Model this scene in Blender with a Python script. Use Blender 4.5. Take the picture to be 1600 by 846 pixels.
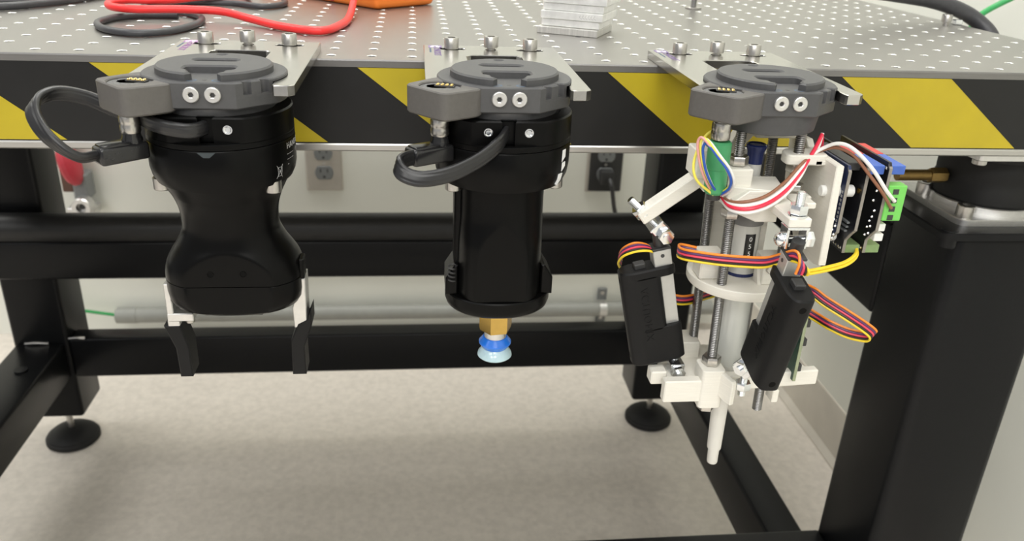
import bpy, bmesh, math, random
from mathutils import Vector, Matrix
from mathutils.geometry import tessellate_polygon
random.seed(7)
for o in list(bpy.data.objects): bpy.data.objects.remove(o)
SC = bpy.context.scene
COL = SC.collection
PI = math.pi

# ------------------------------------------------------------------ camera
cam_d = bpy.data.cameras.new('camera'); cam = bpy.data.objects.new('camera', cam_d); COL.objects.link(cam)
cam_d.sensor_width = 36.0; cam_d.lens = 36.0*1297.6/1600; cam_d.clip_start = 0.01; cam_d.clip_end = 30
RT = Vector((0.99356264, -0.10621018, 0.03940393)); DN = Vector((-0.00795359, -0.41237613, -0.91097896)); FW = Vector((0.11300448, 0.90480126, -0.41056627))
m3 = Matrix((RT, -DN, -FW)).transposed()
cam.matrix_world = Matrix.Translation((0.00254, -0.53743, 0.09483)) @ m3.to_4x4()
SC.camera = cam
cam_d.dof.use_dof = True; cam_d.dof.focus_distance = 0.47; cam_d.dof.aperture_fstop = 15.0

# ------------------------------------------------------------------ world, ceiling lights, exposure
w = bpy.data.worlds.new('room_ambient'); SC.world = w; w.use_nodes = True
w.node_tree.nodes['Background'].inputs[0].default_value = (0.98, 0.99, 1.0, 1); w.node_tree.nodes['Background'].inputs[1].default_value = 0.5
def ceiling_panel(x, y, power, sx=1.2, sy=0.55):
    l = bpy.data.lights.new('ceiling_light', 'AREA'); l.shape = 'RECTANGLE'; l.size = sx; l.size_y = sy; l.energy = power; l.color = (1.0, 0.985, 0.95)
    o = bpy.data.objects.new('ceiling_light', l); COL.objects.link(o); o.location = (x, y, 1.75)
for lx, ly, p in ((-1.75, -0.75, 9), (0.0, -0.75, 15), (-1.75, 0.8, 22), (0.0, 0.8, 28), (-1.75, -2.2, 28), (0.0, -2.2, 30), (-1.75, -3.8, 60), (0.0, -3.8, 66)):
    ceiling_panel(lx, ly, p)
vs = SC.view_settings; vs.view_transform = 'Standard'; vs.look = 'None'; vs.exposure = -0.2; vs.gamma = 1.0; vs.use_curve_mapping = False

# ------------------------------------------------------------------ materials
MATS = {}
def mat(name, col, rough=0.5, metal=0.0, var=0.06, scale=300, bump=0.0, bscale=800, spec=0.5, stretch=None, trans=0.0, coat=0.0, rvar=0.0):
    m = bpy.data.materials.new(name); m.use_nodes = True; nt = m.node_tree; b = nt.nodes['Principled BSDF']
    b.inputs['Roughness'].default_value = rough; b.inputs['Metallic'].default_value = metal
    b.inputs['Specular IOR Level'].default_value = spec
    if trans: b.inputs['Transmission Weight'].default_value = trans
    if coat: b.inputs['Coat Weight'].default_value = coat; b.inputs['Coat Roughness'].default_value = 0.15
    tc = nt.nodes.new('ShaderNodeTexCoord'); mp = nt.nodes.new('ShaderNodeMapping')
    nt.links.new(tc.outputs['Object'], mp.inputs['Vector'])
    if stretch: mp.inputs['Scale'].default_value = stretch
    n = nt.nodes.new('ShaderNodeTexNoise'); n.inputs['Scale'].default_value = scale; n.inputs['Detail'].default_value = 4
    nt.links.new(mp.outputs[0], n.inputs['Vector'])
    r = nt.nodes.new('ShaderNodeValToRGB'); c = Vector(col)
    r.color_ramp.elements[0].position = 0.3; r.color_ramp.elements[1].position = 0.7
    r.color_ramp.elements[0].color = (*(c*(1-var)), 1); r.color_ramp.elements[1].color = (*[min(1, v*(1+var)) for v in c], 1)
    nt.links.new(n.outputs['Fac'], r.inputs[0]); nt.links.new(r.outputs[0], b.inputs['Base Color'])
    if rvar:
        mr = nt.nodes.new('ShaderNodeMapRange'); mr.inputs['To Min'].default_value = rough-rvar; mr.inputs['To Max'].default_value = rough+rvar
        nt.links.new(n.outputs['Fac'], mr.inputs['Value']); nt.links.new(mr.outputs[0], b.inputs['Roughness'])
    if bump:
        n2 = nt.nodes.new('ShaderNodeTexNoise'); n2.inputs['Scale'].default_value = bscale; n2.inputs['Detail'].default_value = 3
        nt.links.new(mp.outputs[0], n2.inputs['Vector'])
        bp = nt.nodes.new('ShaderNodeBump'); bp.inputs['Strength'].default_value = bump; bp.inputs['Distance'].default_value = 0.0005
        nt.links.new(n2.outputs['Fac'], bp.inputs['Height']); nt.links.new(bp.outputs[0], b.inputs['Normal'])
    MATS[name] = m; return m
mat('floor_vinyl', (0.66, 0.61, 0.545), 0.5, 0, 0.08, 90, 0.05, 300)
mat('wall_paint', (0.83, 0.835, 0.765), 0.75, 0, 0.02, 8, 0.1, 250)
mat('base_vinyl', (0.60, 0.56, 0.49), 0.45, 0, 0.05, 20)
mat('table_steel', (0.315, 0.305, 0.29), 0.36, 0.85, 0.06, 90, 0.03, 900, stretch=(1, 6, 1), rvar=0.05)
mat('hole_wall', (0.34, 0.335, 0.33), 0.4, 0.9)
mat('hole_thread', (0.95, 0.95, 0.93), 0.34, 1.0, 0.05, 900)
mat('deep_black', (0.0015, 0.0015, 0.0015), 0.6, spec=0.1)
mat('hole_dark', (0.05, 0.05, 0.05), 0.5, 0.3)
mat('table_edge', (0.22, 0.215, 0.21), 0.42, 0.9, 0.05, 200, stretch=(0.2, 3, 3))
mat('bottom_skin', (0.50, 0.49, 0.47), 0.3, 1.0, 0.04, 200, stretch=(0.1, 3, 3))
mat('tape_black', (0.008, 0.008, 0.008), 0.36, 0, 0.1, 60, spec=0.35)
mat('tape_yellow', (0.43, 0.335, 0.009), 0.38, 0, 0.05, 40)
mat('frame_black', (0.0055, 0.0058, 0.0064), 0.33, 0, 0.1, 200, 0.15, 900, spec=0.19)
mat('tube_charcoal', (0.016, 0.016, 0.016), 0.42, 0, 0.1, 100, spec=0.4)
mat('rubber_black', (0.010, 0.010, 0.010), 0.6, 0, 0.1, 200, spec=0.3)
mat('anodized_black', (0.0022, 0.0022, 0.0022), 0.29, 0, 0.1, 900, 0.05, 3000, spec=0.115)
mat('changer_grey', (0.068, 0.068, 0.070), 0.5, 0, 0.06, 500, 0.05, 3000, spec=0.4)
mat('contact_grey', (0.095, 0.089, 0.083), 0.55, 0, 0.06, 500, 0.08, 3000)
mat('recess_grey', (0.11, 0.11, 0.11), 0.6, 0, 0.5, 900)
mat('steel', (0.48, 0.465, 0.44), 0.3, 1.0, 0.06, 600)
mat('zinc', (0.82, 0.84, 0.86), 0.18, 1.0, 0.06, 600)
mat('nut_steel', (0.55, 0.53, 0.50), 0.28, 1.0, 0.08, 500)
mat('thread_steel', (0.27, 0.265, 0.26), 0.36, 1.0, 0.08, 700)
mat('plate_aluminium', (0.50, 0.49, 0.465), 0.22, 1.0, 0.04, 200, 0.02, 900, stretch=(1, 8, 1))
mat('block_aluminium', (0.88, 0.88, 0.86), 0.42, 0.7, 0.1, 120, 0.1, 300)
mat('sawn_aluminium', (0.66, 0.65, 0.62), 0.45, 0.9, 0.12, 700, 0.3, 900, stretch=(1, 1, 0.05))
mat('bright_alu', (0.66, 0.655, 0.64), 0.35, 0.9, 0.04, 300)
mat('gold', (0.9, 0.66, 0.25), 0.25, 1.0)
mat('brass', (0.52, 0.35, 0.10), 0.25, 1.0, 0.06)
mat('dull_brass', (0.23, 0.15, 0.05), 0.4, 0.8, 0.1)
mat('print_white', (0.74, 0.715, 0.645), 0.5, 0, 0.03, 300, 0.35, 700, stretch=(0.2, 0.2, 4))
mat('pipette_white', (0.56, 0.56, 0.53), 0.32, 0, 0.02, 100)
mat('pipette_clear', (0.60, 0.61, 0.58), 0.25, 0, 0.02, 60, coat=0.3)
mat('pipette_tip', (0.64, 0.625, 0.58), 0.35, 0, 0.02, 60)
mat('pipette_grey', (0.19, 0.19, 0.19), 0.5, 0, 0.03)
mat('knob_blue', (0.012, 0.022, 0.10), 0.25, 0, 0.05)
mat('pipette_mark', (0.03, 0.04, 0.045), 0.35)
mat('screen_black', (0.01, 0.01, 0.01), 0.3)
mat('ink_white', (0.75, 0.75, 0.75), 0.6)
mat('ink_grey', (0.36, 0.36, 0.36), 0.6)
mat('ink_dark', (0.03, 0.03, 0.03), 0.6)
mat('ink_purple', (0.16, 0.10, 0.26), 0.5)
mat('ink_magenta', (0.30, 0.13, 0.33), 0.5)
mat('ink_blue', (0.07, 0.11, 0.17), 0.6)
mat('actuator_black', (0.007, 0.007, 0.0073), 0.46, 0, 0.08, 600, 0.12, 2500, spec=0.2)
mat('actuator_silver', (0.52, 0.52, 0.50), 0.42, 0.6, 0.03)
mat('cable_black', (0.014, 0.014, 0.015), 0.32, 0, 0.1, 400)
mat('plug_black', (0.013, 0.013, 0.014), 0.22, 0, 0.1, 400)
mat('cable_charcoal', (0.045, 0.045, 0.050), 0.4, 0, 0.1, 300)
mat('cable_red', (0.80, 0.030, 0.030), 0.38, 0, 0.05, 100)
mat('meter_orange', (0.80, 0.20, 0.022), 0.45, 0, 0.04, 80)
mat('cable_green', (0.03, 0.33, 0.09), 0.4)
mat('connector_green', (0.055, 0.30, 0.12), 0.42, 0, 0.03)
mat('terminal_green', (0.16, 0.55, 0.10), 0.4, 0, 0.03)
mat('header_green', (0.20, 0.30, 0.12), 0.5)
mat('header_red', (0.55, 0.05, 0.05), 0.45)
mat('header_blue', (0.05, 0.12, 0.45), 0.45)
mat('pcb_black', (0.010, 0.010, 0.012), 0.35, 0, 0.1)
mat('pcb_blue', (0.012, 0.022, 0.075), 0.35, 0, 0.1)
mat('pcb_green', (0.008, 0.05, 0.03), 0.3, 0, 0.2)
mat('pcb_edge', (0.24, 0.22, 0.19), 0.6)
mat('pcb_edge_green', (0.28, 0.32, 0.20), 0.6)
mat('nylon_white', (0.78, 0.78, 0.75), 0.4)
mat('suction_blue', (0.010, 0.16, 0.70), 0.25, coat=0.3)
mat('suction_clear', (0.60, 0.80, 0.86), 0.15, 0, 0.03, 50, trans=0.25)
mat('outlet_plate', (0.48, 0.45, 0.40), 0.4, 0.35, 0.05, 60)
mat('outlet_grey', (0.20, 0.21, 0.21), 0.45)
mat('dark_plastic', (0.03, 0.03, 0.03), 0.5)
mat('conduit_grey', (0.30, 0.305, 0.28), 0.5, 0.1, 0.05, 50)
mat('valve_red', (0.50, 0.03, 0.05), 0.45)
mat('bracket_brown', (0.12, 0.06, 0.04), 0.6)
for nm, c in (('orange', (0.85, 0.25, 0.025)), ('purple', (0.09, 0.03, 0.12)), ('pink', (0.75, 0.06, 0.11)), ('black', (0.02, 0.015, 0.015)), ('yellow', (0.85, 0.62, 0.03)),
              ('brown', (0.26, 0.11, 0.06)), ('white', (0.78, 0.77, 0.74)), ('red', (0.75, 0.03, 0.07)), ('rose', (0.72, 0.35, 0.32)), ('blue', (0.02, 0.09, 0.42)), ('green', (0.06, 0.26, 0.10)), ('lemon', (0.80, 0.70, 0.10))):
    mat('wire_'+nm, c, 0.35, 0, 0.04)

# ------------------------------------------------------------------ mesh builder (all lengths in millimetres; table top is z = 0)
def rot_to(axis):
    return Vector((0, 0, 1)).rotation_difference(Vector(axis).normalized()).to_matrix().to_4x4()
def TR(x, y, z): return Matrix.Translation((x, y, z))
def RZ(d): return Matrix.Rotation(math.radians(d), 4, 'Z')
def smooth(pts, k=6):
    P = [Vector(p) for p in pts]
    if len(P) < 3: return P
    out = []
    for i in range(len(P)-1):
        a = P[i-1] if i else P[0]*2-P[1]; b = P[i]; c = P[i+1]; d = P[i+2] if i+2 < len(P) else P[-1]*2-P[-2]
        for j in range(k):
            t = j/k
            out.append(0.5*((2*b)+(c-a)*t+(2*a-5*b+4*c-d)*t*t+(3*b-a-3*c+d)*t**3))
    out.append(P[-1]); return out
def arc(cx, cy, r, a0, a1, n):
    return [(cx+r*math.cos(math.radians(a0+(a1-a0)*i/n)), cy+r*math.sin(math.radians(a0+(a1-a0)*i/n))) for i in range(n+1)]
def circ(cx, cy, r, n=24): return arc(cx, cy, r, 0, 360-360/n, n-1)
def rrect(x0, x1, y0, y1, r, n=5):
    return arc(x1-r, y0+r, r, -90, 0, n)+arc(x1-r, y1-r, r, 0, 90, n)+arc(x0+r, y1-r, r, 90, 180, n)+arc(x0+r, y0+r, r, 180, 270, n)
def stadium(cx, cy, hl, r, n=8): return arc(cx+hl, cy, r, -90, 90, n)+arc(cx-hl, cy, r, 90, 270, n)
def fillet(poly, r, n=4):
    out = []; N = len(poly)
    for i in range(N):
        p = Vector(poly[i]); a = (Vector(poly[i-1])-p); b = (Vector(poly[(i+1) % N])-p)
        k = min(r, a.length*0.45, b.length*0.45); a = p+a.normalized()*k; b = p+b.normalized()*k
        for j in range(n+1):
            t = j/n; q = a*(1-t)**2+p*2*t*(1-t)+b*t*t; out.append((q.x, q.y))
    return out
def area(p): return 0.5*sum(p[i][0]*p[(i+1) % len(p)][1]-p[(i+1) % len(p)][0]*p[i][1] for i in range(len(p)))
def inset(poly, d):
    out = []; N = len(poly)
    for i in range(N):
        p = Vector(poly[i]); a = (p-Vector(poly[i-1])); b = (Vector(poly[(i+1) % N])-p)
        if a.length < 1e-9: a = b
        if b.length < 1e-9: b = a
        a.normalize(); b.normalize(); na = Vector((-a.y, a.x)); nb = Vector((-b.y, b.x)); n = na+nb
        if n.length < 1e-6: n = na
        n.normalize(); k = d/max(0.5, n.dot(na)); q = p+n*k; out.append((q.x, q.y))
    return out
class MB:
    def __init__(s): s.v = []; s.f = []
    def add(s, V, F, M=None):
        o = len(s.v)
        s.v += [tuple(M @ Vector(p)) if M is not None else tuple(p) for p in V]
        s.f += [tuple(i+o for i in f) for f in F]; return s
    def bm(s, b, M=None):
        b.verts.ensure_lookup_table(); b.verts.index_update()
        s.add([v.co.copy() for v in b.verts], [[v.index for v in f.verts] for f in b.faces], M); b.free(); return s
    def box(s, x0, x1, y0, y1, z0, z1, b=0, M=None, seg=1):
        bm = bmesh.new(); bmesh.ops.create_cube(bm, size=1)
        for v in bm.verts: v.co = Vector(((x0+x1)/2+v.co.x*(x1-x0), (y0+y1)/2+v.co.y*(y1-y0), (z0+z1)/2+v.co.z*(z1-z0)))
        if b: bmesh.ops.bevel(bm, geom=bm.edges[:], offset=b, segments=seg, affect='EDGES', profile=0.5)
        return s.bm(bm, M)
    def rings(s, R, M=None, cap=True, closed=False):
        n = len(R[0]); V = [p for r in R for p in r]; F = []
        for i in range(len(R)-1+(1 if closed else 0)):
            a = i*n; c = ((i+1) % len(R))*n
            for j in range(n):
                k = (j+1) % n; F.append((a+j, a+k, c+k, c+j))
        if cap and not closed:
            F.append(tuple(reversed(range(n)))); F.append(tuple(range((len(R)-1)*n, len(R)*n)))
        return s.add(V, F, M)
    def lathe(s, prof, M=None, n=32, cap=True):
        return s.rings([[(r*math.cos(2*PI*j/n), r*math.sin(2*PI*j/n), z) for j in range(n)] for r, z in prof], M, cap)
    def cyl(s, p0, p1, r, r1=None, n=20, b=0):
        p0 = Vector(p0); p1 = Vector(p1); L = (p1-p0).length; r1 = r if r1 is None else r1
        M = Matrix.Translation(p0) @ rot_to(p1-p0)
        pr = [(r, 0), (r1, L)] if not b else [(r-b, 0), (r, b), (r1, L-b), (r1-b, L)]
        return s.lathe(pr, M, n)
    def thread(s, p0, p1, r, pitch=1.0, n=14):
        p0 = Vector(p0); p1 = Vector(p1); L = (p1-p0).length; k = int(L/pitch); pr = [(r*0.8, 0)]
        for i in range(k): pr += [(r, (i+0.35)*L/k), (r, (i+0.5)*L/k), (r*0.8, (i+0.92)*L/k)]
        pr.append((r*0.8, L))
        return s.lathe(pr, Matrix.Translation(p0) @ rot_to(p1-p0), n)
    def hexnut(s, c, axis, af, h, turn=0, c0=0.94):
        R = af/math.sqrt(3); M = Matrix.Translation(c) @ rot_to(axis) @ RZ(turn)
        hx = lambda r, z: [(r*math.cos(PI/3*j), r*math.sin(PI/3*j), z) for j in range(6)]
        return s.rings([hx(R*c0, -h/2), hx(R, -h/2+h*0.12), hx(R, h/2-h*0.12), hx(R*c0, h/2)], M)
    def tube(s, pts, r, n=10, k=6, sub=True):
        P = smooth(pts, k) if sub else [Vector(p) for p in pts]; R = []; nrm = None
        for i, p in enumerate(P):
            t = (P[min(i+1, len(P)-1)]-P[max(i-1, 0)]).normalized()
            if nrm is None:
                nrm = t.orthogonal().normalized()
            nrm = (nrm-t*nrm.dot(t)).normalized(); bn = t.cross(nrm)
            R.append([tuple(p+nrm*r*math.cos(2*PI*j/n)+bn*r*math.sin(2*PI*j/n)) for j in range(n)])
        return s.rings(R)
    def strap(s, pts, w, t, wdirs, k=6, n=48):
        P = smooth(pts, k); W = smooth([Vector(d).normalized() for d in wdirs], k); R = []
        for i, p in enumerate(P):
            tg = (P[min(i+1, len(P)-1)]-P[max(i-1, 0)]).normalized(); wd = (W[i]-tg*W[i].dot(tg)).normalized(); th = tg.cross(wd)
            ring = []
            for j in range(n):
                a = 2*PI*j/n; ca = math.cos(a); sa = math.sin(a)
                u = math.copysign(abs(ca)**0.75, ca); rd = 1-0.13*abs(math.cos(2*PI*u))
                ring.append(tuple(p+wd*(w/2)*u+th*(t/2)*rd*math.copysign(abs(sa)**0.6, sa)))
            R.append(ring)
        return s.rings(R)
    def prism(s, poly, z0, z1, holes=(), b=0, M=None, bb=0):
        P = list(poly) if area(poly) > 0 else list(reversed(poly))
        H = [list(h) if area(h) < 0 else list(reversed(h)) for h in holes]
        loops = [P]+H
        def lay(d): return [inset(l, d) if d else l for l in loops]
        lv = []
        if bb: lv += [(lay(bb), z0), (lay(0), z0+bb)]
        else: lv += [(lay(0), z0)]
        if b: lv += [(lay(0), z1-b), (lay(b), z1)]
        else: lv += [(lay(0), z1)]
        V = []; F = []; n = sum(len(l) for l in loops)
        for L, z in lv:
            for l in L: V += [(p[0], p[1], z) for p in l]
        for q in range(len(lv)-1):
            o = 0
            for l in loops:
                for j in range(len(l)):
                    k = (j+1) % len(l); F.append((q*n+o+j, q*n+o+k, (q+1)*n+o+k, (q+1)*n+o+j))
                o += len(l)
        for q, flip in ((0, True), (len(lv)-1, False)):
            tri = tessellate_polygon([[Vector((p[0], p[1], 0)) for p in l] for l in lv[q][0]])
            fl = [p for l in lv[q][0] for p in l]
            for t in tri:
                a, b_, c = (fl[i] for i in t); ar = (b_[0]-a[0])*(c[1]-a[1])-(b_[1]-a[1])*(c[0]-a[0])
                t = t if ar > 0 else t[::-1]
                F.append(tuple(q*n+i for i in (t[::-1] if flip else t)))
        return s.add(V, F, M)
    def sphere(s, c, r, M=None, n=14, sq=1.0):
        pr = [(max(1e-3, r*math.sin(PI*i/8)), -r*sq*math.cos(PI*i/8)) for i in range(9)]
        return s.lathe(pr, (M or Matrix()) @ Matrix.Translation(c), n)
    def text(s, body, size, M, depth=0.12, align='LEFT', bend=None, spacing=1.0):
        cu = bpy.data.curves.new('lettering', 'FONT'); cu.body = body; cu.size = size; cu.extrude = depth/2; cu.align_x = align; cu.space_character = spacing; cu.resolution_u = 3
        o = bpy.data.objects.new('lettering', cu); COL.objects.link(o)
        dg = bpy.context.evaluated_depsgraph_get(); me = bpy.data.meshes.new_from_object(o.evaluated_get(dg))
        V = [v.co.copy() for v in me.vertices]; F = [tuple(p.vertices) for p in me.polygons]
        if bend: V = [Vector(((bend+v.z)*math.sin(v.x/bend), -(bend+v.z)*math.cos(v.x/bend), v.y)) for v in V]
        bpy.data.objects.remove(o); bpy.data.curves.remove(cu); bpy.data.meshes.remove(me)
        return s.add(V, F, M)
    def build(s, name, material, parent=None, label=None, base=None, angle=32, kind=None):
        if parent is not None: base = BASE[parent.name]
        elif base is None:
            xs = [v[0] for v in s.v]; ys = [v[1] for v in s.v]; base = Vector(((min(xs)+max(xs))/2, (min(ys)+max(ys))/2, min(v[2] for v in s.v)))
        base = Vector(base); me = bpy.data.meshes.new(name)
        me.from_pydata([((v[0]-base.x)*0.001, (v[1]-base.y)*0.001, (v[2]-base.z)*0.001) for v in s.v], [], s.f)
        bm = bmesh.new(); bm.from_mesh(me); bmesh.ops.recalc_face_normals(bm, faces=bm.faces); bm.to_mesh(me); bm.free()
        me.polygons.foreach_set('use_smooth', [True]*len(me.polygons)); me.set_sharp_from_angle(angle=math.radians(angle))
        me.materials.append(MATS[material]); o = bpy.data.objects.new(name, me); COL.objects.link(o)
        if parent is not None: o.parent = parent
        else: o.location = base*0.001
        BASE[o.name] = base
        if label: o['label'] = label
        if kind: o['kind'] = kind
        return o
BASE = {}
def thing(name, label, cat, base, group=None):
    o = bpy.data.objects.new(name, None); COL.objects.link(o); o.empty_display_size = 0.01
    o.location = Vector(base)*0.001; BASE[o.name] = Vector(base); o['label'] = label; o['category'] = cat
    if group: o['group'] = group
    return o
def tag(o, label, cat, group=None):
    o['label'] = label; o['category'] = cat
    if group: o['group'] = group
    return o
def struct(o, label=None): 
    o['kind'] = 'structure'
    if label: o['label'] = label
    return o
def dup(o, parent):
    c = o.copy(); COL.objects.link(c); c.parent = parent; BASE[c.name] = BASE[parent.name]
    for ch in list(o.children): dup(ch, c)
    return c

# ------------------------------------------------------------------ room shell
FZ = -755; WY = 1045; WX = 698
struct(MB().box(-2600, WX, -2600, WY, FZ-40, FZ).build('floor', 'floor_vinyl'), 'speckled beige grey vinyl floor under the table')
struct(MB().box(-2600, WX+80, WY, WY+80, FZ-40, 1850).build('wall_back', 'wall_paint'), 'pale grey painted wall behind the table')
struct(MB().box(WX, WX+80, -2600, WY, FZ-40, 1850).build('wall_right', 'wall_paint'), 'pale grey painted wall to the right of the table')
struct(MB().prism([(WX, FZ), (WX, FZ+100), (WX-3, FZ+100), (WX-4, FZ+97), (WX-4, FZ+14), (WX-12, FZ+3), (WX-12, FZ)], -WY, 2600, M=Matrix(((1, 0, 0, 0), (0, 0, -1, 0), (0, 1, 0, 0), (0, 0, 0, 1)))).build('baseboard_right', 'base_vinyl'), 'beige vinyl cove base along the right wall')

# ------------------------------------------------------------------ optical table
TX0, TX1, TY0, TY1 = -687.5, 520, -13.5, 762.5
tb = thing('optical_table', 'steel optical table top drilled with a grid of holes and edged with hazard tape', 'table', (-85, 370, -58))
def top_plate():
    me = bpy.data.meshes.new('top_plate'); V = []; F = []; MI = []; n = 16; bx, by, bz = BASE[tb.name]
    def add(v, f, m):
        o = len(V); V.extend(((p[0]-bx)*.001, (p[1]-by)*.001, (p[2]-bz)*.001) for p in v); F.extend(tuple(i+o for i in q) for q in f); MI.extend([m]*len(f))
    sq = []
    for j in range(n):
        a = 2*PI*j/n; c, s_ = math.cos(a), math.sin(a); k = 12.5/max(abs(c), abs(s_)); sq.append((c*k, s_*k))
    for i in range(-27, 21):
        for r in range(0, 30):
            x, y = i*25, r*25
            R = [[(x+p[0], y+p[1], 0) for p in sq]]
            for rr, z in ((3.1, 0), (2.8, -0.42), (2.8, -6)):
                R.append([(x+rr*math.cos(2*PI*j/n), y+rr*math.sin(2*PI*j/n), z) for j in range(n)])
            v = [p for q in R for p in q]
            add(v, [(j, (j+1) % n, n+(j+1) % n, n+j) for j in range(n)], 0)
            add(v[n:], [(j, (j+1) % n, n+(j+1) % n, n+j) for j in range(n)], 1); add(v[2*n:], [(j, (j+1) % n, n+(j+1) % n, n+j) for j in range(n)], 4)
            add(R[3], [tuple(range(n))], 2)
    x0, x1, y0, y1 = -27*25-12.5, 20*25+12.5, -12.5, 29*25+12.5
    O = [(TX0, TY0+0.8), (TX1, TY0+0.8), (TX1, y1), (TX0, y1)]; I = [(x0, y0), (x1, y0), (x1, y1), (x0, y1)]
    add([(p[0], p[1], 0) for p in I+O], [(4, 5, 1, 0), (5, 6, 2, 1)], 0)
    add([(TX0, TY0+0.8, 0), (TX1, TY0+0.8, 0), (TX0, TY0, -0.8), (TX1, TY0, -0.8), (TX0, TY0, -4.6), (TX1, TY0, -4.6), (TX1, y1, 0), (TX1, y1, -4.6), (TX0, y1, 0), (TX0, y1, -4.6)],
        [(0, 2, 3, 1), (2, 4, 5, 3), (1, 3, 5, 7, 6), (0, 8, 9, 4, 2), (6, 7, 9, 8), (4, 9, 7, 5)], 3)
    me.from_pydata(V, [], F)
    for m in ('table_steel', 'hole_thread', 'hole_dark', 'table_edge', 'hole_wall'): me.materials.append(MATS[m])
    me.polygons.foreach_set('material_index', MI)
    bm = bmesh.new(); bm.from_mesh(me); bmesh.ops.remove_doubles(bm, verts=bm.verts, dist=1e-6); bmesh.ops.recalc_face_normals(bm, faces=bm.faces); bm.to_mesh(me); bm.free()
    me.polygons.foreach_set('use_smooth', [m == 1 for m in [p.material_index for p in me.polygons]])
    o = bpy.data.objects.new('top_plate', me); COL.objects.link(o); o.parent = tb; o['label'] = 'grey steel top skin with tapped holes'
top_plate()
MB().box(TX0+0.5, TX1-0.5, TY0+0.4, TY1-13, -53, -4.62).build('core', 'tape_black', tb, 'black taped side')
MB().box(TX0, TX1, TY0-0.6, TY1-12.5, -58, -53, 0.9).build('bottom_plate', 'bottom_skin', tb, 'bare metal bottom skin')
for k in range(-4, 5):
    xt = 124.1+k*157.3
    p = [(xt, -4.9), (xt+77, -4.9), (xt+77+60, -52.2), (xt+60, -52.2)]
    if xt+60 < TX0 or xt+77 > TX1: continue
    MB().prism(p, 0, 0.25, M=Matrix(((1, 0, 0, 0), (0, 0, -1, TY0+0.45), (0, 1, 0, 0), (0, 0, 0, 1)))).build('yellow_stripe', 'tape_yellow', tb)

# ------------------------------------------------------------------ table frame
fr = thing('steel_trestle', 'black welded steel frame with square legs and cross beams under the table', 'table stand', (-60, 340, FZ))
def leg(x0, x1, y0, y1, z0, z1, b=6): MB().box(x0, x1, y0, y1, z0, z1, b, seg=3).build('leg', 'frame_black', fr)
leg(-610, -529, 640, 722, -691, -58); leg(367, 448, 640, 722, -688, -58); leg(423, 519, 25, 118, -691, -133, 9); leg(-700, -604, 25, 118, -691, -133, 9)
for x, y in ((-566, 672), (412, 680), (471, 72), (-652, 72)):
    ft = MB().lathe([(38, 0), (41, 3), (41, 9), (38.5, 11), (38.5, 13), (36, 15), (30, 20), (18, 24), (10, 26)], TR(x, y, FZ+0.2), 40).build('foot', 'rubber_black', fr)
    MB().cyl((x, y, FZ+24), (x, y, -688), 5).build('stud', 'nut_steel', ft)
def beam(n, x0, x1, y0, y1, z0, z1, b=4): return MB().box(x0, x1, y0, y1, z0, z1, b, seg=3).build(n, 'frame_black', fr)
beam('cross_beam', -690, 470, 600, 639.5, -430.5, -372.5); beam('cross_beam', -529, 367, 640, 675, -617, -549)
MB().cyl((-690, 617, -357), (470, 617, -357), 21.5, n=32, b=2).build('cross_tube', 'tube_charcoal', fr)
beam('side_beam', 395, 440, 118, 640, -622, -556); beam('side_beam', -606, -535, 118, 640, -618, -556)
beam('side_rail', 425, 465, 118, 640, -250, -160); beam('side_rail', -606, -566, 118, 640, -250, -160)
beam('front_beam', -604, 423, 50, 112, -570, -503)
MB().cyl((-566, 560, -556.2), (-566, 560, -553.5), 9).build('bolt_head', 'frame_black', fr)
for (a, b_) in (((-592, 639, -555), (-558, 639, -555)), ((-528, 641, -548), (-505, 641, -548)),):
    MB().tube([a, tuple((Vector(a)+Vector(b_))/2+Vector((0, -1, 1.5))), b_], 2.2, 8).build('weld_bead_glint', 'nut_steel', fr)  # bright steel colour paints light reflections onto the frame's welds
MB().prism(fillet([(403, 12), (540, 12), (540, 130), (403, 130)], 9), -133, -127, b=1).build('cap_plate', 'frame_black', fr, 'black cap plate on the right leg')
MB().prism(fillet([(-720, 12), (-583, 12), (-583, 130), (-720, 130)], 9), -133, -127, b=1).build('cap_plate', 'frame_black', fr)
MB().lathe([(7, -140), (7, -133.2), (7, -128), (6, -126.5)], TR(412, 21, 0), 20).build('cap_bolt', 'frame_black', fr)

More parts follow.
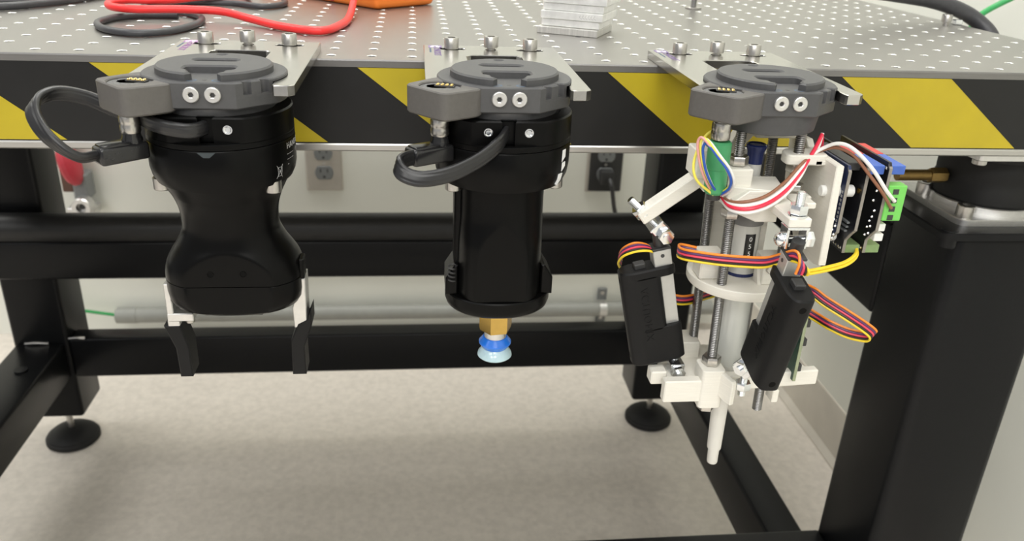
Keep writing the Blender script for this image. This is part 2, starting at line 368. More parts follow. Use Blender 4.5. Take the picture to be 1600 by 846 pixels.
def isolator(cx, cy, label):
    t = thing('vibration_isolator', label, 'isolator', (cx, cy, -127))
    MB().prism(fillet([(cx-50, cy-48), (cx+50, cy-48), (cx+50, cy+48), (cx-50, cy+48)], 10), -127, -122, b=0.6).build('flange_plate', 'bright_alu', t)
    MB().lathe([(42.2, -122), (42.2, -117), (41.4, -116.4)], TR(cx, cy, 0), 56).build('clamp_ring', 'bright_alu', t, 'bare metal clamp ring')
    MB().lathe([(40, -116.4), (41.6, -114), (41.4, -101), (40.6, -99), (41, -95), (40.6, -82), (39.8, -80), (40.2, -78), (38.6, -66), (37, -65)], TR(cx, cy, 0), 56).build('rubber_sleeve', 'rubber_black', t)
    MB().prism(fillet([(cx-72, cy-79), (cx+72, cy-79), (cx+72, cy+79), (cx-72, cy+79)], 4), -65, -58.1, b=0.5, bb=0.5).build('top_plate', 'bright_alu', t)
    for sx in (-1, 1):
        MB().cyl((cx+sx*66, cy-72, -69), (cx+sx*66, cy-72, -65), 5, b=0.6).build('screw', 'steel', t)
        for dy in (-39, 18):
            sc = MB().lathe([(6.6, -122), (6.6, -112.6), (5.8, -112), (3.2, -112), (3.0, -116)], TR(cx+sx*42, cy+dy, 0), 24).build('screw', 'steel', t)
    if cx > 0:
        MB().cyl((cx-84, cy-4, -99), (cx-56, cy-4, -99), 4.6).build('air_fitting', 'dull_brass', t, 'brown air fitting tube')
        MB().hexnut((cx-49, cy-4, -99), (1, 0, 0), 11, 14).build('fitting_nut', 'dull_brass', t, 'brass hex fitting')
    return t
isolator(474, 76, 'black rubber sleeved isolator on the right leg, under the table top')

# ------------------------------------------------------------------ tool holder plates (forks) on the table edge
PC = (-100, 50, 198.5); TC = (-100, 49.5, 197.5); CY = -92
def socket_screw(x, y, z, parent):
    n = 64; R = []
    for k, (r, zz) in enumerate(((4.2, z), (4.6, z+0.4), (4.6, z+6.4), (4.15, z+7), (2.5, z+7), (2.4, z+4))):
        kn = 0.1 if k in (1, 2) else 0
        R.append([(x+(r-(kn if j % 2 else 0))*math.cos(2*PI*j/n), y+(r-(kn if j % 2 else 0))*math.sin(2*PI*j/n), zz) for j in range(n)])
    return MB().rings(R).build('socket_screw', 'steel', parent, angle=40)
hlabels = ('silver fork plate at the table edge holding the two-finger gripper', 'silver fork plate at the table edge holding the vacuum tool', 'silver fork plate at the table edge holding the pipette tool')
for q, px in enumerate(PC):
    t = thing('tool_holder_plate', hlabels[q], 'holder', (px, -52, 0), 'tool holders along the table edge')
    hw = 42.5; so = 31.8; si = 17; yb = 13; yf = -118
    a1 = math.degrees(math.acos(si/so))
    out = [(hw, yf+3), (hw, yb), (-hw, yb), (-hw, yf+3), (-hw+3, yf), (-so-1, yf), (-so, yf+1.5)]
    out += [(-x, y) for x, y in arc(0, CY, so, 0, a1, 10)] + [(-si, -24), (-si+3, -21), (si-3, -21), (si, -24)] + list(reversed(arc(0, CY, so, 0, a1, 10))) + [(so, yf+1.5), (so+1, yf), (hw-3, yf)]
    holes = [stadium(-25, 0, 5.5, 3.4), circ(0, 0, 3.6, 16), stadium(25, 0, 5.5, 3.4)]
    pl_ = MB().prism([(x+px, y) for x, y in out], 0.05, 5.5, [[(x+px, y) for x, y in h] for h in holes], b=0.4, bb=0.3).build('plate', 'plate_aluminium', t)
    for k, dx in enumerate((-25, 0, 25)):
        z0 = 5.6 + (1.2 if k == 1 else 0)
        sc = socket_screw(px+dx, 0, z0, t)
        MB().cyl((px+dx, 0, -4), (px+dx, 0, z0+0.2), 2.7).build('screw_shank', 'steel', sc)
    ink = ('ink_magenta', 'ink_purple', 'ink_purple')[q]
    MB().box(px-39.5, px-31, 3, 11.5, 5.5, 5.56).build('printed_emblem', ink, pl_, 'purple printed emblem square')
    em = MB(); em.box(px-38.3, px-36.2, 4.2, 5.9, 5.56, 5.6); em.box(px-34.6, px-32.6, 4.2, 5.9, 5.56, 5.6); em.box(px-38.8, px-35.6, 6.8, 8.0, 5.56, 5.6); em.box(px-35.2, px-31.8, 7.4, 8.6, 5.56, 5.6)
    em.box(px-37.6, px-33.4, 9.3, 10.3, 5.56, 5.6); em.build('emblem_mark', 'ink_white', pl_, 'white emblem marks')
    MB().text('ONROBOT', 6.2, TR(px-36.2, 2, 5.55) @ RZ(-90), 0.05, spacing=0.8).build('printed_name', ink, pl_, 'purple printed lettering')
    sp_ = MB()
    for k in range(9): sp_.box(px-39.0, px-37.8, 1.2-k*1.75-(1.3 if k % 3 else 1.0), 1.2-k*1.75, 5.5, 5.55)
    sp_.build('small_print', 'ink_blue', pl_, 'tiny illegible printed line')

# ------------------------------------------------------------------ quick changer shared by the three tools
tools = []
tl = (('robot_gripper', 'black two-finger gripper with a waisted body hanging from the left fork plate', 'gripper'),
      ('vacuum_gripper', 'black cylindrical vacuum tool with a blue suction cup hanging from the middle fork plate', 'vacuum tool'),
      ('pipette_tool', 'white 3D-printed pipetting tool with threaded rods, actuators and circuit boards', 'pipette tool'))
for (n_, l_, c_), x in zip(tl, TC): tools.append(thing(n_, l_, c_, (x, CY, 0)))
T1, T2, T3 = tools
def changer(t):
    cx, cy, _ = BASE[t.name]; parts = []
    M = TR(cx, cy, 0)
    def outline(notch):
        a = math.degrees(math.atan2(-16, 32.3))
        o = arc(0, 0, 36, a, 180-a, 60)+[(-15.5, -31), (15.5, -31)]
        if notch:   # two U notches in the slanted right face
            d = Vector((32.3-15.5, -16+31)).normalized(); nn = Vector((-d.y, d.x))
            for s0 in (6.5, 16.5):
                p = Vector((15.5, -31))+d*s0
                o += [tuple(p-d*2.3)]+[tuple(p-d*2.1*math.cos(math.radians(k))+nn*(1.2+2.1*math.sin(math.radians(k)))) for k in range(0, 181, 30)]+[tuple(p+d*2.3)]
        return o
    H = [stadium(-1, 8.5, 8.2, 3.5), circ(-1, 23.8, 2.3, 14)]
    def neck(notch):   # narrower waist that the fork tines slide into
        o = [p for p in outline(notch) if p[1] < -16.6 and abs(p[0]) < 31.2]
        return arc(0, 0, 31.2, 0, 180, 40)+[(-31.2, -16.6)]+o+[(31.2, -16.6)]
    f = MB(); f.prism(outline(True), 5.75, 7.3, H, b=0.6, M=M); f.prism(neck(True), 0.8, 5.75, H, M=M); f.prism(neck(False), -0.2, 0.8, M=M); f.prism(outline(False), -6, -0.2, bb=0.8, M=M)
    parts.append(f.build('changer_flange', 'changer_grey', t))
    parts.append(MB().lathe([(30, -6), (29.2, -9), (28, -16.5), (27, -17)], M, 64).build('changer_collar', 'changer_grey', t))
    op = [(8.5, -27.8)]
    o = arc(0, 0, 29, -73, 253, 80)
    o += fillet([(-8.5, -24), (-8.5, -18.5), (-12.5, -16.5), (-12.5, -7), (12.5, -7), (12.5, -16.5), (8.5, -18.5), (8.5, -24)], 3)
    parts.append(MB().prism(o, 7.3, 11.2, [stadium(-1, 8.5, 8.2, 3.5), circ(-1, 23.8, 2.3, 14)], b=0.9, M=M).build('changer_disc', 'changer_grey', t))
    for sx in (-5.4, 4.8):
        hx = [(1.3*math.cos(PI/3*j), 1.3*math.sin(PI/3*j)) for j in range(6)]
        sc = MB().prism(circ(0, 0, 3.9, 32), 0, 2.0, [hx], b=0.4, M=TR(cx+sx, cy-31, 1.6) @ Matrix.Rotation(PI/2, 4, 'X')).build('latch_screw', 'bright_alu', t, 'bright flat screw with hex socket')
        MB().prism(circ(0, 0, 1.4, 12), 0, 0.6, M=TR(cx+sx, cy-31, 1.6) @ Matrix.Rotation(PI/2, 4, 'X')).build('hex_socket', 'hole_dark', sc)
        parts.append(sc)
    # printed ring marks in front of the disc
    for sx in (-6, 6):
        parts.append(MB().prism(circ(cx+sx, cy-25.5, 2.6, 20), 7.3, 7.36, [circ(cx+sx, cy-25.5, 1.7, 16)]).build('printed_ring', 'ink_blue', t))
    parts.append(MB().prism(circ(cx, cy-24.5, 1.1, 14), 7.3, 7.37).build('pin_hole', 'hole_dark', t))
    # connector block with round recess and gold pins
    pb = fillet([(-53, -22), (-33.5, -44.5), (-13.5, -31.2), (-16, -8), (-36, -3)], 4.5)
    cb = MB(); cb.prism(pb, -7.5, 5.4, bb=0.9, M=M); cb.prism(pb, 5.4, 6.7, [circ(-35, -24.5, 10.5, 40)], b=0.6, M=M)
    cbo = cb.build('contact_block', 'contact_grey', t); parts.append(cbo)
    MB().lathe([(10.4, 5.42), (10.4, 5.7), (9.0, 5.7), (8.6, 5.5)], M @ TR(-35, -24.5, 0), 32).build('recess', 'recess_grey', cbo)
    MB().box(-5.2, 5.2, -1.9, 1.9, 5.5, 6.3, 0.2, M=M @ TR(-32.5, -22, 0) @ RZ(-14)).build('contact_strip', 'dark_plastic', cbo)
    for i in range(4):
        for j in range(2):
            MB().lathe([(0.85, 0), (0.85, 0.5), (0.45, 0.8)], M @ TR(-32.5, -22, 6.2) @ RZ(-14) @ TR(-3.6+i*2.4, -0.95+j*1.9, 0), 10).build('contact_pin', 'gold', cbo)
    return parts
cp = changer(T1)
for t in (T2, T3):
    for p in cp: dup(p, t)

def knurl(t, x, y, z1, z0, r, mat_='steel'):
    n = 48; R = []; k = 10
    for i in range(k+1):
        z = z1+(z0-z1)*i/k; rr = r*(0.93 if i in (0, k) else 1.0); gap = 0.94 if i == k//2 else 1
        R.append([(x+(rr*gap-(0.16 if (j+i) % 2 else 0))*math.cos(2*PI*j/n), y+(rr*gap-(0.16 if (j+i) % 2 else 0))*math.sin(2*PI*j/n), z) for j in range(n)])
    mb = MB(); mb.rings(R); mb.cyl((x, y, z1), (x, y, z1+2.2), r*0.8)
    return mb.build('connector_ring', mat_, t, 'knurled metal connector ring', angle=60)

# ------------------------------------------------------------------ gripper and vacuum tool
def mount_ring(t):
    cx, cy, _ = BASE[t.name]; M = TR(cx, cy, 0); parts = []
    a = math.degrees(math.asin(33/37.5))
    o = arc(0, 0, 37.5, -a, 180+a, 90)
    xe = -o[-1][0]
    o += [(-3.6, -33), (-3.6, -27.5), (3.2, -27.5), (3.2, -33)]
    parts.append(MB().prism(o, -22, -9.3, [circ(0, 0, 30.5, 48)], b=0.8, M=M).build('mount_ring', 'anodized_black', t))
    parts.append(MB().lathe([(30.5, -22), (30.5, -9.8)], M, 32).build('ring_core', 'anodized_black', t))
    for sx in (-10.6, 10.4):
        sc = MB().lathe([(2.3, 0), (2.3, 0.5), (1.8, 0.5), (1.3, 0.15)], TR(cx+sx, cy-32.9, -15.2) @ Matrix.Rotation(PI/2, 4, 'X'), 20).build('ring_screw', 'zinc', t); parts.append(sc)
    parts.append(MB().lathe([(36.9, -25.2), (37.5, -24.9), (37.5, -22.3), (37.1, -22)], M, 80).build('ring_ledge', 'anodized_black', t))
    parts.append(MB().prism([(-4.5, 0), (4.5, 0), (1.5, -2.6), (-1.5, -2.6)], 0, 0.3, M=M @ TR(0, -37.5, -25.6) @ Matrix.Rotation(PI/2, 4, 'X')).build('witness_mark', 'pipette_mark', t, 'small sticker on the ring') if t is T1 else None)
    return [p for p in parts if p]
rp = mount_ring(T1)
for p in rp:
    if p.name.startswith('witness'): continue
    dup(p, T2)
def loft(mb, M, secs, n=96, clip=None):
    R = []
    for (z, hx, hy, e) in secs:
        ring = []
        for j in range(n):
            a = 2*PI*j/n; c, s_ = math.cos(a), math.sin(a)
            x = hx*math.copysign(abs(c)**(2/e), c); y = hy*math.copysign(abs(s_)**(2/e), s_)
            if clip and z < clip[1]: y = max(-clip[0], min(clip[0], y))
            ring.append((x, y, z))
        R.append(ring)
    mb.rings(R, M); return mb
def resample(secs, step=1.2):
    out = []
    for i in range(len(secs)-1):
        p0 = secs[max(i-1, 0)]; a = secs[i]; b = secs[i+1]; p3 = secs[min(i+2, len(secs)-1)]; k = max(1, int(abs(b[0]-a[0])/step))
        for j in range(k):
            t = j/k; h = []
            for q in range(4):
                if q == 0: h.append(a[0]+(b[0]-a[0])*t); continue
                ma = (b[q]-p0[q])/2; mb_ = (p3[q]-a[q])/2
                if i == 0: ma = b[q]-a[q]
                h.append((2*t**3-3*t*t+1)*a[q]+(t**3-2*t*t+t)*ma+(-2*t**3+3*t*t)*b[q]+(t**3-t*t)*mb_)
            out.append(tuple(h))
    out.append(secs[-1]); return out
cx = TC[0]; M1 = TR(cx, CY, 0)
MB().lathe([(37.3, -25.4), (37.6, -26), (37.6, -40), (36.8, -44), (35.2, -47.5), (30, -49)], M1, 96).build('upper_housing', 'anodized_black', T1)
loft(MB(), M1, resample([(-46, 34.5, 34.5, 2), (-52, 31.5, 31, 2), (-58, 28.6, 27, 2), (-65, 26.4, 23.6, 2.1), (-72, 25.7, 22, 2.2), (-78, 26.2, 21.6, 2.25), (-85, 29.5, 22.6, 2.3), (-91, 33.4, 24.8, 2.35), (-96, 36, 26.4, 2.4), (-101, 37.4, 27, 2.4), (-105.5, 37.7, 27, 2.4)]), 128, (23, -76)).build('body', 'anodized_black', T1)
loft(MB(), M1, [(-105.9, 37.4, 26.6, 2.4), (-106.2, 37.7, 27, 2.4), (-113, 37.7, 26.8, 2.4), (-118, 37, 26, 2.4), (-122, 34.5, 24, 2.5), (-124, 31, 21, 2.6)], 128, (23, 0)).build('lower_housing', 'anodized_black', T1)
MB().box(cx-16, cx+16, CY-17, CY+17, -126, -123.5, 0.6).build('bottom_plate', 'anodized_black', T1)
for sx in (-8.8, 8.4):
    h = MB().lathe([(1.9, 0), (1.9, 0.25), (1.4, 0.25), (1.3, 0.05)], TR(cx+sx, CY-23, -98) @ Matrix.Rotation(PI/2, 4, 'X'), 16).build('screw_hole', 'deep_black', T1)
for sx in (-1, 1):
    MB().lathe([(4.2, -52.5), (4.6, -52), (4.6, -46)], TR(cx+(-30 if sx < 0 else 27), CY-13-(4 if sx > 0 else 0), 0), 24).build('housing_screw', 'steel', T1)
MB().box(cx+36, cx+38.6, CY-8, CY+2, -108, -96, 0.5).build('side_cover', 'anodized_black', T1)
def finger(sx):
    x = lambda a: cx+sx*a
    br = MB()
    if sx < 0:
        br.box(x(38.8), x(35.2), CY-9, CY+9, -133, -110, 0.5); br.box(x(38.9), x(24.5), CY-9.3, CY+9.3, -133.5, -128.5, 0.5)
    else: br.prism([(38.8, -108), (36, -108), (30.5, -127), (31, -139.5), (38.4, -139.5)], -CY-7, -CY+7.5, b=0.5, bb=0.5, M=Matrix(((1, 0, 0, cx), (0, 0, -1, 0), (0, 1, 0, 0), (0, 0, 0, 1))))
    bo = br.build('finger_bracket', 'bright_alu', T1, 'bare aluminium finger bracket')
    if sx < 0:
        MB().box(x(39.6), x(33), CY-7.5, CY+7.5, -140, -133.3, 0.4).build('finger_base', 'bright_alu', bo)
        MB().cyl((x(27.5), CY-5, -136), (x(27.5), CY-5, -133), 2.6, b=0.4).build('bracket_screw', 'steel', bo)
    fp = [(42, -137), (33, -137), (29.5, -151), (29.5, -171), (36.5, -171), (37, -152)] if sx < 0 else [(41, -128), (41, -138), (36, -152), (36, -171), (28, -171), (28.5, -148), (33, -137), (38.6, -134)]
    fp = [(sx*a, z) for a, z in fp]
    MB().prism(fp, -CY-8, -CY+8, b=0.7, bb=0.7, M=Matrix(((1, 0, 0, cx), (0, 0, -1, 0), (0, 1, 0, 0), (0, 0, 0, 1)))).build('fingertip', 'actuator_black', T1)
finger(-1); finger(1)
# lettering on the gripper ring
lt = M1 @ RZ(69)
MB().text('HAND-E', 4.6, lt @ TR(0, 0, -30.2), 0.1, bend=37.62).build('printed_name', 'ink_grey', T1)
for k, s_ in enumerate(('-- ---- --', '--- -- ---', '--')):
    MB().text(s_, 2.3, lt @ TR(0, 0, -33.6-k*2.7), 0.1, bend=37.62).build('small_print', 'ink_grey', T1)
bn = M1 @ RZ(58)
e = MB()
for (x0, z0, x1, z1) in ((-2.2, -37, 2.2, -44), (2.2, -37, -2.2, -44), (-1.6, -38.2, 1.6, -38.2), (-1.6, -38.2, -1.2, -43), (1.6, -38.2, 1.2, -43), (-1.2, -43, 1.2, -43), (-1.0, -40.4, 1.0, -40.4)):
    pt = lambda x, z: (37.72*math.sin(x/37.7) if z > -40.5 else (37.7+(z+40.5)*0.2)*math.sin(x/37.7), -(37.72 if z > -40.5 else 37.72+(z+40.5)*0.2)*math.cos(x/37.7), z)
    e.tube([bn @ Vector(pt(x0, z0)), bn @ Vector(pt((x0+x1)/2, (z0+z1)/2)), bn @ Vector(pt(x1, z1))], 0.1, 5, 2)
e.build('recycling_mark', 'ink_grey', T1)
def plug_and_cable(t, jx, jy, ang, pts, wd, w=8.5, th=4.2):
    knurl(t, jx, jy, -10.2, -19, 4.9)
    d = Vector((math.cos(math.radians(ang)), math.sin(math.radians(ang)), 0)); Mx = TR(jx, jy, 0) @ RZ(ang)
    p = MB(); p.lathe([(5.2, -26), (5.0, -22), (4.4, -20.5), (4.4, -18.8)], TR(jx, jy, 0), 28)
    p.box(-6, 18.5, -5.6, 5.6, -32.5, -23.5, 1.8, M=Mx, seg=3); p.box(2, 17, -4.6, 4.6, -25, -22.6, 1.0, M=Mx, seg=2)
    po = p.build('angled_plug', 'plug_black', t, 'glossy black right-angle plug')
    MB().strap(pts, w, th, wd, 7).build('cable', 'cable_black', t, 'flat black cable')
    for off in (-0.3, -0.1, 0.1, 0.3): pass
plug_and_cable(T1, TC[0]-38, CY-24.5, 222,
    [(-151, -127, -28), (-158, -136, -26), (-169.3, -136, -16.6), (-177.3, -128, -7.2), (-177.2, -119, -2.6), (-170.9, -111, -1.4), (-159.5, -106, -5.0), (-147.5, -105, -11.0), (-137.5, -107, -13), (-128.5, -119.5, -13), (-117.5, -128.5, -13.6), (-106, -129, -14.8), (-99.8, -120, -15)],
    [(0.4, -0.8, 0.6), (0.3, -0.8, 0.6), (0.8, -0.3, 0.5), (0.9, -0.3, 0.2), (0.3, -0.8, 0.7), (0, -0.3, 1), (0, 0, 1), (0, -0.1, 1), (0, -0.1, 1), (0, -0.1, 1), (0, -0.1, 1), (0, 0, 1), (0, 0, 1)], 7.4, 4.2)
plug_and_cable(T2, TC[1]-35, CY-24.5, 212,
    [(2, -126.5, -28), (-2.5, -133, -27), (-6.5, -140, -27.5), (-4, -145, -30.8), (5, -146.5, -33), (19, -144, -31.1), (33, -138, -26), (43.5, -131, -19.8), (49.3, -120, -15.5)],
    [(0, 0, 1), (0, 0.2, 1), (0.3, 0.3, 1), (0, 0.4, 1), (0, 0.3, 1), (0, 0.1, 1), (0, 0, 1), (0, 0, 1), (0, 0, 1)], 8, 3.6)
# vacuum tool body
cx = TC[1]; M2 = TR(cx, CY, 0)
MB().lathe([(37.3, -25.4), (37.6, -26), (37.4, -38), (36.6, -43), (34.5, -47.5), (30, -49), (25, -50.5)], M2, 96).build('upper_housing', 'anodized_black', T2)
loft(MB(), M2, resample([(-48, 24.8, 24.4, 2), (-60, 24.6, 24.2, 2), (-70, 24.6, 24.6, 2.05), (-76, 24.7, 26.0, 2.1), (-84, 24.8, 27.6, 2.2), (-100, 24.9, 28, 2.3), (-116, 25, 28, 2.3)]), 128, (24.5, -49)).build('body', 'anodized_black', T2)
MB().box(cx-26.3, cx-22, CY-9, CY+9, -112, -50, 1.0).build('side_rail', 'anodized_black', T2)
fl = MB(); loft(fl, M2, [(-127.6, 26, 21, 2.15), (-127, 28, 23.6, 2.15), (-125, 30, 25.8, 2.15), (-122, 31, 26.8, 2.15), (-117.2, 31, 26.8, 2.15), (-116.4, 30.4, 26.2, 2.15)], 96)
fl.build('end_flange', 'anodized_black', T2)
for sx in (-1, 1):
    MB().prism([(sx*24, -116.5), (sx*31, -116.5), (sx*31, -106), (sx*26, -98), (sx*24, -98)], -CY-11, -CY+13, b=0.8, bb=0.8, M=Matrix(((1, 0, 0, cx), (0, 0, -1, 0), (0, 1, 0, 0), (0, 0, 0, 1)))).build('flange_lug', 'anodized_black', T2)
    MB().lathe([(4.2, -53.5), (4.6, -53), (4.6, -47)], TR(cx+(-27 if sx < 0 else 30), CY-(10 if sx < 0 else 4), 0), 24).build('housing_screw', 'steel', T2)
sp = [(cx-27.5+2.0*math.cos(a*0.9), CY-12+1.8*math.sin(a*0.9), -98-a*0.36) for a in range(0, 30)]
MB().tube(sp, 0.55, 6, 2).build('cable_spring', 'dark_plastic', T2)
MB().hexnut((cx, CY, -136.5), (0, 0, 1), 17.5, 19, 8, 0.96).build('brass_fitting', 'brass', T2, 'brass hex fitting')
MB().lathe([(6.7, -152.5), (6.7, -145.5)], M2, 32).build('cup_collar', 'bright_alu', T2)
MB().lathe([(6.9, -158.4), (7.8, -158.2), (9.9, -155.2), (9.9, -154.3), (7.4, -151.2), (6.6, -151)], M2, 40).build('bellows', 'suction_blue', T2, 'bright blue suction bellows')
MB().lathe([(9.6, -164.8), (10.6, -163.8), (10.3, -162.2), (7.6, -158.6), (6.5, -158.2)], M2, 40).build('suction_lip', 'suction_clear', T2, 'pale translucent suction lip')
lg = M2 @ RZ(56)
for (x, z, h) in ((0, -27.2, 6.4), (0.4, -34.2, 4.6), (-2.4, -40.0, 6.0)):
    P = [(x-1.7, z-h), (x+2.2, z-h+2.2), (x+2.2, z), (x-1.5, z)]
    V = []
    for rr in (36.2, 37.75):
        for a, zz in P: V.append(lg @ Vector((rr*math.sin(a/37.5), -rr*math.cos(a/37.5)+(0.9 if zz < -42 else 0), zz)))
    MB().add(V, [(0, 1, 2, 3), (7, 6, 5, 4), (0, 4, 5, 1), (1, 5, 6, 2), (2, 6, 7, 3), (3, 7, 4, 0)]).build('logo_tile', 'ink_white', T2, 'white logo mark')

# ------------------------------------------------------------------ pipette tool
AX = 196.3; SH = Matrix(((1, 0, -0.023, -0.023*28), (0, 1, 0, 0), (0, 0, 1, 0), (0, 0, 0, 1)))   # slight lean of rods and pipette
MA = SH @ TR(AX, CY, 0)
def rod(dx, dy, z1, nuts):
    p0 = SH @ Vector((AX+dx, CY+dy, -16.5)); p1 = SH @ Vector((AX+dx, CY+dy, z1))
    r_ = MB().thread(p0, p1, 3.0, 1.15, 16).build('threaded_rod', 'thread_steel', T3, angle=60)
    for z, h in nuts: MB().hexnut(SH @ Vector((AX+dx, CY+dy, z)), p1-p0, 10, h, 12).build('nut', 'nut_steel', r_)
rod(-17.2, -17.7, -197, [(-33, 5), (-64, 5), (-160.5, 5.5), (-193, 5.5)])
rod(17.2, -17.7, -198, [(-37, 5), (-49, 5)])
rod(-17.2, 17.7, -186, []); rod(17.2, 17.7, -186, [])
# pipette
MB().lathe([(4.6, -40), (4.9, -33), (5.9, -30.5), (6.0, -29.2), (5.2, -28.6), (4.6, -29.2)], MA, 36).build('plunger_knob', 'knob_blue', T3, 'dark blue plunger knob')
MB().lathe([(4.2, -47), (4.2, -38)], MA, 28).build('plunger_stem', 'pipette_white', T3)
n = 48; R = []
for z, r in ((-62, 7.0), (-50, 6.6), (-48.5, 6.2), (-48, 5.2)):
    R.append([((r-(0.3 if j % 4 < 2 else 0))*math.cos(2*PI*j/n), (r-(0.3 if j % 4 < 2 else 0))*math.sin(2*PI*j/n), z) for j in range(n)])
MB().rings(R, MA).build('ribbed_collar', 'pipette_white', T3)
MB().lathe([(10.2, -76), (10.4, -68), (9.6, -62)], MA, 40).build('grey_band', 'pipette_grey', T3)
pbody = MB().lathe([(9.6, -112), (9.0, -100), (9.0, -74)], MA, 40).build('upper_barrel', 'pipette_white', T3)
MB().lathe([(5.8, -188), (9.4, -184), (10.0, -178), (10.0, -130), (10.4, -112)], MA, 44).build('lower_barrel', 'pipette_clear', T3)
MB().lathe([(10.25, -181.5), (10.25, -171)], MA, 44).build('volume_band', 'pipette_white', T3)
MB().lathe([(9.55, -114), (9.55, -107.5)], MA @ TR(0, 0, 0.5), 40).build('blue_band', 'knob_blue', T3)
MB().lathe([(3.3, -252), (3.6, -251), (3.7, -240.5), (4.6, -240), (4.7, -238.5), (5.6, -188)], MA, 36).build('tip_cone', 'pipette_tip', T3)
wv = []; wf = []
for i in range(9):
    a = math.radians(-20+40*i/8)
    for rr in (8.9, 9.25):
        for z in (-97.5, -81.2): wv.append((rr*math.sin(a), -rr*math.cos(a), z))
for i in range(8):
    o = i*4; wf += [(o, o+4, o+5, o+1), (o+2, o+3, o+7, o+6), (o+1, o+5, o+7, o+3), (o, o+2, o+6, o+4)]
wf += [(0, 1, 3, 2), (32, 34, 35, 33)]
win = MB().add(wv, wf, MA @ RZ(4)).build('volume_window', 'screen_black', T3, 'black counter window')
for k, d in enumerate('055'):
    MB().text(d, 4.0, MA @ RZ(4) @ TR(0, 0, -85.6-k*4.6), 0.1, 'CENTER', bend=9.3).build('digit', 'ink_white', win)
MB().text('1000', 4.0, MA @ RZ(-4) @ TR(0, 0, -177.5), 0.1, 'CENTER', bend=10.3).build('volume_mark', 'ink_dark', T3)
bt = MB().prism(stadium(0, 0, 0.1, 3.0), 0, 0.8, M=MA @ TR(1.5, -10.2, -119.5) @ Matrix.Rotation(PI/2, 4, 'X') @ Matrix.Scale(1.0, 4)).build('grey_label', 'pipette_grey', T3)
# printed upper clamp
uc = MB()
uc.box(AX-24, AX-10.5, CY-26, CY-10, -50, -36, 0.6)
uc.prism(fillet([(AX-24, CY-27), (AX-4, CY-33), (AX+8, CY-33), (AX+8, CY-24), (AX+11, CY-8), (AX-12, CY-8), (AX-24, CY-14)], 1.5), -58, -45.5, b=0.5, bb=0.5)
uc.prism([(AX-14, -46), (AX+4, -46), (AX+4, -64), (AX-8, -64), (AX-22, -58), (AX-22, -52)], 92+22, 92+33.4, b=0.5, bb=0.5, M=Matrix(((1, 0, 0, 0), (0, 0, -1, 0), (0, 1, 0, 0), (0, 0, 0, 1))))
uc.box(AX+8, AX+26, CY-26, CY-8, -60, -51.5, 0.8)
uc.build('upper_clamp', 'print_white', T3)
MB().box(AX-3.2, AX+9, CY-63.5, CY-22, -55.8, -50.6, 0.7).build('front_arm', 'print_white', T3)
MB().box(AX+10, AX+22, CY-40, CY-24, -54, -50.5, 0.6).build('clamp_pad', 'print_white', T3)
# left arm sloping down to the left actuator
A0 = Vector((170, CY, -44)); A1 = Vector((131.5, CY, -73.2)); ad = (A1-A0).normalized()
MLa = Matrix.Translation(A0) @ Matrix((ad, (0, 1, 0), ad.cross(Vector((0, 1, 0))))).transposed().to_4x4()
MB().box(0, (A1-A0).length, -5, 5, -3.5, 4.5, 0.7, M=MLa).build('left_arm', 'print_white', T3)
lr = MB(); lr.box(159, 168, CY-9, CY+9, -47, -31, 0.6); lr.box(166, 180, CY-6, CY+9, -56, -40, 0.6); lr.build('arm_root', 'print_white', T3)
MB().prism([(0, -54), (12, -30), (20, -22), (26, -27), (14, -42), (14, -54)], 58, 66, b=0.4, M=Matrix(((1, 0, 0, 182), (0, 0, -1, 0), (0, 1, 0, 0), (0, 0, 0, 1)))).build('back_arm', 'print_white', T3)
MB().prism([(186, -50), (197, -50), (197, -109), (184, -109)], 62, 67, b=0.3, M=Matrix(((1, 0, 0, 0), (0, 0, -1, 0), (0, 1, 0, 0), (0, 0, 0, 1)))).build('rear_strut', 'print_white', T3)
# ring plate under the display
rg = MB(); rg.lathe([(31, -115), (31.5, -114), (31.5, -109.6), (31, -109)], MA, 72)
rg.build('ring_plate', 'print_white', T3)
bl = MB(); bl.box(169, 183.5, CY-12, CY+2, -109, -92.5, 1.0); bl.build('ring_block', 'print_white', T3)
MB().prism([(0, 0), (7.5, 0), (1.2, 15), (0, 15)], 0, 2.2, M=Matrix(((0, 0, 1, AX+6), (-1, 0, 0, CY-12), (0, 1, 0, -109), (0, 0, 0, 1)))).build('rib', 'print_white', T3)
MB().box(AX+8, AX+24, CY-20, CY-6, -109, -92, 0.6).build('ring_block', 'print_white', T3)
MB().lathe([(2.7, 0), (2.7, 1.8), (2.2, 2.2), (1.2, 2.2), (1.1, 1.0)], TR(AX+12, CY-20, -98.5) @ Matrix.Rotation(PI/2, 4, 'X'), 20).build('clamp_screw', 'steel', T3)
MB().box(AX+10, AX+16, CY+2, CY+14, -109, -76, 0.6).build('rear_post', 'print_white', T3)
# base holder
bs = MB()
bs.box(152, 176, -118, -111, -186, -171, 0.7); bs.box(188, 253, -117, -111, -179.5, -169, 0.7, M=TR(188, -114, 0) @ RZ(5) @ TR(-188, 114, 0))
bs.prism(fillet([(174.5, -119.5), (189, -119.5), (189, -103), (174.5, -103)], 3), -190, -163.5, b=0.4, bb=0.4)
bs.build('base_holder', 'print_white', T3)
dirf = Vector((7.5, -14, 0)).normalized(); Mf = Matrix.Translation((183, -110.5, 0)) @ Matrix((dirf, Vector((0, 0, 1)).cross(dirf), (0, 0, 1))).transposed().to_4x4()
MB().prism([(0, -164), (3, -164), (18, -166.5), (19, -168), (19, -182.5), (15, -182.5), (0, -178)], -1.8, 1.8, b=0.4, bb=0.4, M=Mf @ Matrix(((1, 0, 0, 0), (0, 0, -1, 0), (0, 1, 0, 0), (0, 0, 0, 1)))).build('base_fin', 'print_white', T3)
